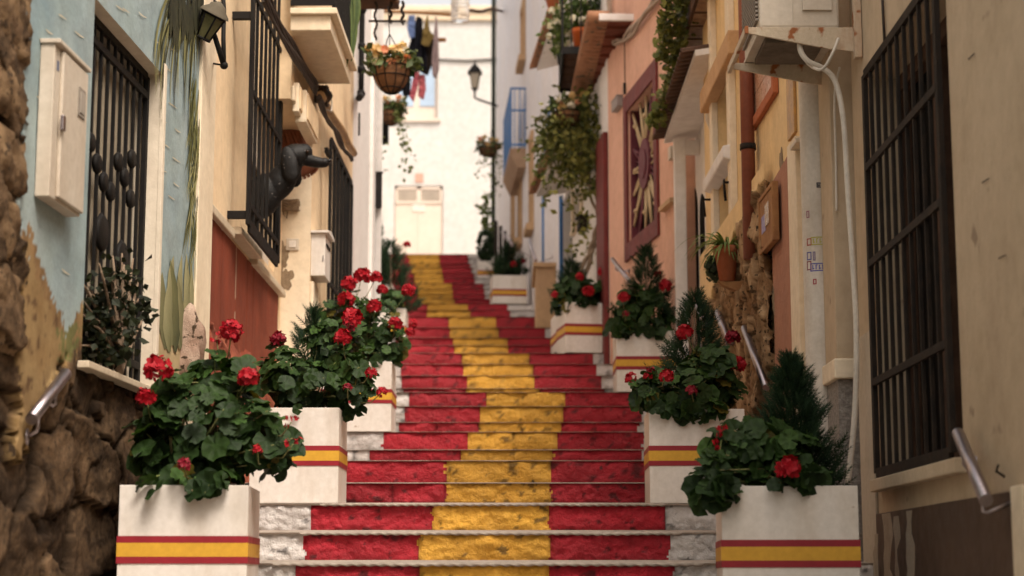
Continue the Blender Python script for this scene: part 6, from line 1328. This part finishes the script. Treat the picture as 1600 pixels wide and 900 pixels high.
mb = MB(); q = U(598, 208, 27.4); mb.box(WF, q.x - .09, q.x + .09, 27.3, 27.5, q.z - .16, q.z + .16); mb.box(WF, q.x - .11, q.x + .11, 27.28, 27.52, q.z + .16, q.z + .19); mb.tube([q + Vector((0, 0, .19)), q + Vector((-.3, 0, .5)), q + Vector((-.6, 0, .5))], .015, 6)
tag(obj('iron_lantern_box', mb, M['iron'], bevel=.006), 'dark square lantern box under the smaller flower basket', 'lantern', 'iron wall lanterns')
# ================================================================== LAUNDRY
dl = 30.0
mb = MB(); P = [U(x, y, dl) for x, y in ((585, 16), (620, 18), (660, 20), (714, 24))]; mb.tube(P, .028, 8); tag(obj('washing_pole', mb, M['wood_md']), 'wooden pole carrying the hanging washing across the lane', 'pole')
free_tube([U(735, 16, dl), U(752, 18, dl), U(768, 14, dl + 4), U(785, 18, 41)], .03, M['wood_dk'], 'branch', 'dark bent branch beyond the glass lantern', 'branch')
mb = MB(); P = [U(676, 62, dl + .3), U(697, 64, dl + .3)]; mb.box(WF, P[0].x, P[1].x, dl + .28, dl + .34, P[0].z - .03, P[0].z + .03); tag(obj('wood_peg_bar', mb, M['wood_md'], bevel=.004), 'short wooden bar end behind the hanging washing', 'bar')
def laundry(label, outline, c, seed, cat='garment', nm='garment', dd=0.0):
    rg = random.Random(seed); xs = [p[0] for p in outline]; ys = [p[1] for p in outline]; x0, x1, y0, y1 = min(xs), max(xs), min(ys), max(ys)
    def inside(x, y):
        r = False; j = len(outline) - 1
        for i in range(len(outline)):
            xi, yi = outline[i]; xj, yj = outline[j]
            if (yi > y) != (yj > y) and x < (xj - xi) * (y - yi) / (yj - yi) + xi: r = not r
            j = i
        return r
    n = 22; m = 30; mb = MB(); vid = {}
    for i in range(m + 1):
        y = lerp(y0, y1, i / m); ins = [x for x in [lerp(x0, x1, k / 80) for k in range(81)] if inside(x, min(y1 - .01, max(y0 + .01, y)))]
        a, b = (min(ins), max(ins)) if ins else ((x0 + x1) / 2, (x0 + x1) / 2 + .5)
        for k in range(n + 1):
            x = lerp(a, b, k / n); f = .05 * math.sin(k * .9 + seed + .08 * i) * (.4 + .6 * i / m) + .03 * fbm(Vector((k * .3, i * .2, seed)), 3); mb.v.append(U(x, y, dl + dd + f))
    for i in range(m):
        for k in range(n): a = i * (n + 1) + k; mb.f.append((a, a + 1, a + n + 2, a + n + 1)); mb.m.append(0); mb.sm.append(True)
    o = tag(obj(nm, mb, cloth(c), fix=False), label, cat, 'washing hung on the wooden pole'); sd = o.modifiers.new('thick', 'SOLIDIFY'); sd.thickness = .012; return o
laundry('pale blue garment hung nearest the start of the washing pole', [(639, 24), (649, 24), (648, 58), (641, 60), (637, 45)], (0.17, 0.24, 0.45), 1)
laundry('long black garment hung on the washing pole beside the blue one', [(652, 26), (660, 27), (661, 50), (666, 75), (668, 112), (640, 112), (636, 85), (646, 50)], (0.012, 0.012, 0.018), 2, dd=.05)
laundry('olive brown garment hung on the washing pole', [(668, 25), (672, 48), (678, 55), (670, 72), (658, 70), (662, 45)], (0.24, 0.17, 0.06), 3, dd=-.05)
laundry('dark brown trousers hung low on the washing pole', [(660, 62), (680, 60), (678, 92), (668, 117), (656, 112)], (0.035, 0.025, 0.02), 4, dd=.12)
laundry('greyish lilac towel at the end of the washing pole', [(682, 26), (684, 60), (686, 110), (681, 122), (676, 118), (674, 95), (678, 50)], (0.36, 0.27, 0.27), 5, 'towel', 'towel', dd=.0)
laundry('pink cloth hanging beneath the black garment', [(648, 112), (655, 114), (652, 140), (646, 158), (640, 150), (644, 128)], (0.50, 0.13, 0.16), 6, dd=.1)
laundry('brighter pink cloth hanging beside the pink cloth', [(656, 117), (664, 118), (666, 140), (662, 155), (654, 150)], (0.56, 0.16, 0.18), 7, dd=.14)
laundry('small black cloth hanging lowest below the black garment', [(634, 128), (642, 122), (641, 148), (632, 153), (629, 142)], (0.012, 0.012, 0.016), 8, dd=.1)
# glass lantern hanging over the lane
c = U(719, 8, 26.0); r = 14.5 * 26 / 2780; zb, zt2_ = U(719, 33, 26).z, U(719, -40, 26).z
t = thing('glass_lantern', 'clear glass cylinder lantern hanging high over the lane', 'lantern', (c.x, 26, zb)); mb = MB(); mb.lathe((c.x, 26, zb), [(r, 0), (r, zt2_ - zb)], 24); gl = bpy.data.materials.new('clear_glass'); gl.use_nodes = True; b = gl.node_tree.nodes['Principled BSDF']; b.inputs['Base Color'].default_value = (.9, .86, .8, 1); b.inputs['Roughness'].default_value = .08; b.inputs['Transmission Weight'].default_value = .85; b.inputs['IOR'].default_value = 1.1
nzt = gl.node_tree.nodes.new('ShaderNodeTexNoise'); nzt.inputs['Scale'].default_value = 6; mr_ = gl.node_tree.nodes.new('ShaderNodeMapRange'); mr_.inputs['To Min'].default_value = .03; mr_.inputs['To Max'].default_value = .25; gl.node_tree.links.new(nzt.outputs['Fac'], mr_.inputs['Value']); gl.node_tree.links.new(mr_.outputs['Result'], b.inputs['Roughness'])
obj('glass', mb, gl, t); mb = MB()
for zz in (zb, zb + .08, lerp(zb, zt2_, .35)): mb.tube([Vector((c.x + r * 1.02 * math.cos(a), 26 + r * 1.02 * math.sin(a), zz)) for a in [2 * PI * k / 24 for k in range(24)]], .008, 6, closed=True)
mb.lathe((c.x, 26, zt2_ - .35), [(.001, 0), (.09, 0), (.09, .2), (.001, .2)], 14); mb.tube([(c.x, 26, zt2_ - .2), (c.x, 26, zt2_ + 1)], .008, 6); obj('frame', mb, M['oldwhite'], t)
mb = MB(); mb.tube([(-2.4, 26, zt2_ + .98), (.7, 26, zt2_ + .98)], .006, 5); tag(obj('lantern_wire', mb, M['cable_blk']), 'wire over the lane carrying the glass lantern', 'wire')
# street lamp on its wall bracket
def wall_lamp(label, c, s, arm, name='street_lamp'):
    c = Vector(c); t = thing(name, label, 'street lamp', c - Vector((0, 0, .3 * s)), None); pr = [(.10 * s, -.26 * s), (.19 * s, .16 * s)]
    def pt(r, z, a): return c + Vector((r * math.cos(a), r * math.sin(a), z))
    mb = MB()
    for a in range(4): q0, q1 = PI / 4 + PI / 2 * a, PI / 4 + PI / 2 * (a + 1); mb.add([pt(pr[0][0], pr[0][1], q0), pt(pr[0][0], pr[0][1], q1), pt(pr[1][0], pr[1][1], q1), pt(pr[1][0], pr[1][1], q0)], [(0, 1, 2, 3)])
    obj('lamp_glass', mb, M['lampglass'], t); mb = MB()
    for a in range(4): q = PI / 4 + PI / 2 * a; mb.tube([pt(pr[0][0], pr[0][1], q), pt(pr[1][0], pr[1][1], q)], .012 * s, 6)
    for r, z in pr: mb.tube([pt(r, z, PI / 4 + PI / 2 * k) for k in range(4)], .014 * s, 6, closed=True)
    mb.lathe(c + Vector((0, 0, -.36 * s)), [(.001, 0), (.05 * s, .02 * s), (.03 * s, .05 * s), (.11 * s, .10 * s), (.001, .10 * s)], 12); obj('frame', mb, M['iron'], t)
    mb = MB(); mb.lathe(c + Vector((0, 0, .16 * s)), [(.27 * s, 0), (.25 * s, .03 * s), (.14 * s, .17 * s), (.10 * s, .19 * s), (.06 * s, .24 * s), (.03 * s, .26 * s), (.045 * s, .30 * s), (.001, .33 * s)], 4 if s > .5 else 8, smooth=False); obj('roof', mb, M['iron'], t)
    mb = MB(); mb.tube([Vector(p) for p in arm], .022 * s * 1.4, 8); obj('arm', mb, M['iron'], t); return t
c = U(742, 124, 43.0); e = R5.P(R5.L - .9, .02, c.z - .52)
wall_lamp('black street lamp with frosted glass on a wall arm, high before the end house', c, .92, [c + Vector((0, 0, -.33)), c + Vector((0, 0, -.47)), c + Vector((.12, .02, -.52)), e])
c = U(872, 62, 22.6); wall_lamp('dark wall lamp beside the planted balcony under the small tiled roof', c, .62, [c + Vector((0, 0, -.2)), c + Vector((0, 0, -.32)), c + Vector((.32, .0, -.34))], 'wall_lamp')
# ================================================================== DOG looking out between the bars
def dog():
    hc = U(462, 246, 13.0); bx = L2.P(0, 0, 0).x
    t = thing('dog', 'black spaniel with white flecked muzzle leaning out through the window grille', 'dog', (hc.x - .25, 13.0, 2.36))
    mb = MB()
    def E(dx, dy, dz, rx, ry, rz, ry_rot=0): mb.ball((hc.x + dx * 1.1, 13.0 + dy * 1.1, hc.z + dz * 1.1), 1.1, 20, sq=(rx, ry, rz), M=Matrix.Rotation(ry_rot, 3, 'Y'))
    E(0, 0, .012, .098, .082, .082)            # skull
    E(.055, 0, .035, .06, .06, .06)           # brow
    E(.125, 0, -.026, .095, .040, .036, .16)     # muzzle
    E(.196, 0, -.036, .034, .034, .034)        # muzzle tip
    E(.125, 0, -.052, .085, .03, .018, .12)   # lower jaw
    E(-.05, 0, -.10, .085, .065, .12, .5)     # throat
    E(-.10, 0, -.17, .10, .085, .15, .55)     # neck
    E(-.22, 0, -.27, .13, .10, .17, .5)      # chest
    E(-.40, 0, -.34, .20, .12, .20)           # shoulders, inside the window
    E(-.66, 0, -.38, .26, .12, .18)           # back
    for s in (-1, 1):
        E(-.03, s * .092, -.06, .058, .028, .122, -.22)   # long ears
        E(-.02, s * .092, -.12, .055, .024, .07, -.2)
        E(-.42, s * .06, -.48, .045, .04, .12)  # forelegs on the ledge
        E(-.39, s * .06, -.575, .06, .042, .03)
    o = obj('body', mb, M['fur'], t)
    r = o.modifiers.new('one_skin', 'REMESH'); r.mode = 'VOXEL'; r.voxel_size = .009; r.use_smooth_shade = True
    s = o.modifiers.new('soft', 'SMOOTH'); s.factor = .5; s.iterations = 4
    m = MB(); m.ball((hc.x + .250, 13.0, hc.z - .026), .021, 12, sq=(.9, 1.1, .8)); obj('nose', m, mat('wet_nose', (0.012, 0.011, 0.011), None, 9, rough=.25, bump=.1), t)
    for sg in (-1, 1):
        m = MB(); m.ball((hc.x + .092, 13.0 + sg * .058, hc.z + .03), .014, 12); obj('eye', m, mat('dog_eye', (0.03, 0.015, 0.008), None, 9, rough=.08, bump=0), t)
    t2 = M['fur']
dog()
# ================================================================== LIGHT, SKY, CAMERA
sc = bpy.context.scene
wd = bpy.data.worlds.new('World'); sc.world = wd; wd.use_nodes = True; nt = wd.node_tree
sky = nt.nodes.new('ShaderNodeTexSky'); sky.sky_type = 'NISHITA'; sky.sun_disc = False
EL, AZ = math.radians(54), math.radians(148)
sky.sun_elevation = EL; sky.sun_rotation = AZ; sky.dust_density = 4.0; sky.air_density = 1.0; sky.ozone_density = .6
hs = nt.nodes.new('ShaderNodeHueSaturation'); hs.inputs['Saturation'].default_value = .35
mx = nt.nodes.new('ShaderNodeMix'); mx.data_type = 'RGBA'; mx.blend_type = 'MULTIPLY'; mx.inputs['Factor'].default_value = 1.0; mx.inputs[7].default_value = (1.0, .90, .785, 1)
nt.links.new(sky.outputs[0], hs.inputs['Color']); nt.links.new(hs.outputs[0], mx.inputs[6]); nt.links.new(mx.outputs[2], nt.nodes['Background'].inputs['Color']); nt.nodes['Background'].inputs['Strength'].default_value = .15
sl = bpy.data.lights.new('sun', 'SUN'); sl.energy = 1.3; sl.angle = math.radians(20); sl.color = (1, .92, .82)
so = bpy.data.objects.new('sun', sl); C.objects.link(so)
dirv = Vector((math.sin(AZ) * math.cos(EL), math.cos(AZ) * math.cos(EL), math.sin(EL))); so.rotation_euler = dirv.to_track_quat('Z', 'Y').to_euler(); so.location = (0, 0, 30)
cam = bpy.data.cameras.new('camera'); co = bpy.data.objects.new('camera', cam); C.objects.link(co); co.rotation_euler = (PI / 2 + PITCH, 0, 0)
cam.sensor_width = 36; cam.lens = 36 * F / 1600; cam.clip_end = 2000; cam.clip_start = .05
cam.dof.use_dof = True; cam.dof.focus_distance = 10.2; cam.dof.aperture_fstop = 2.2
sc.camera = co
vs = sc.view_settings; vs.view_transform = 'Standard'; vs.look = 'None'; vs.gamma = 1; vs.exposure = 1.05
sc.cycles.max_bounces = 8; sc.cycles.diffuse_bounces = 5; sc.cycles.use_denoising = True
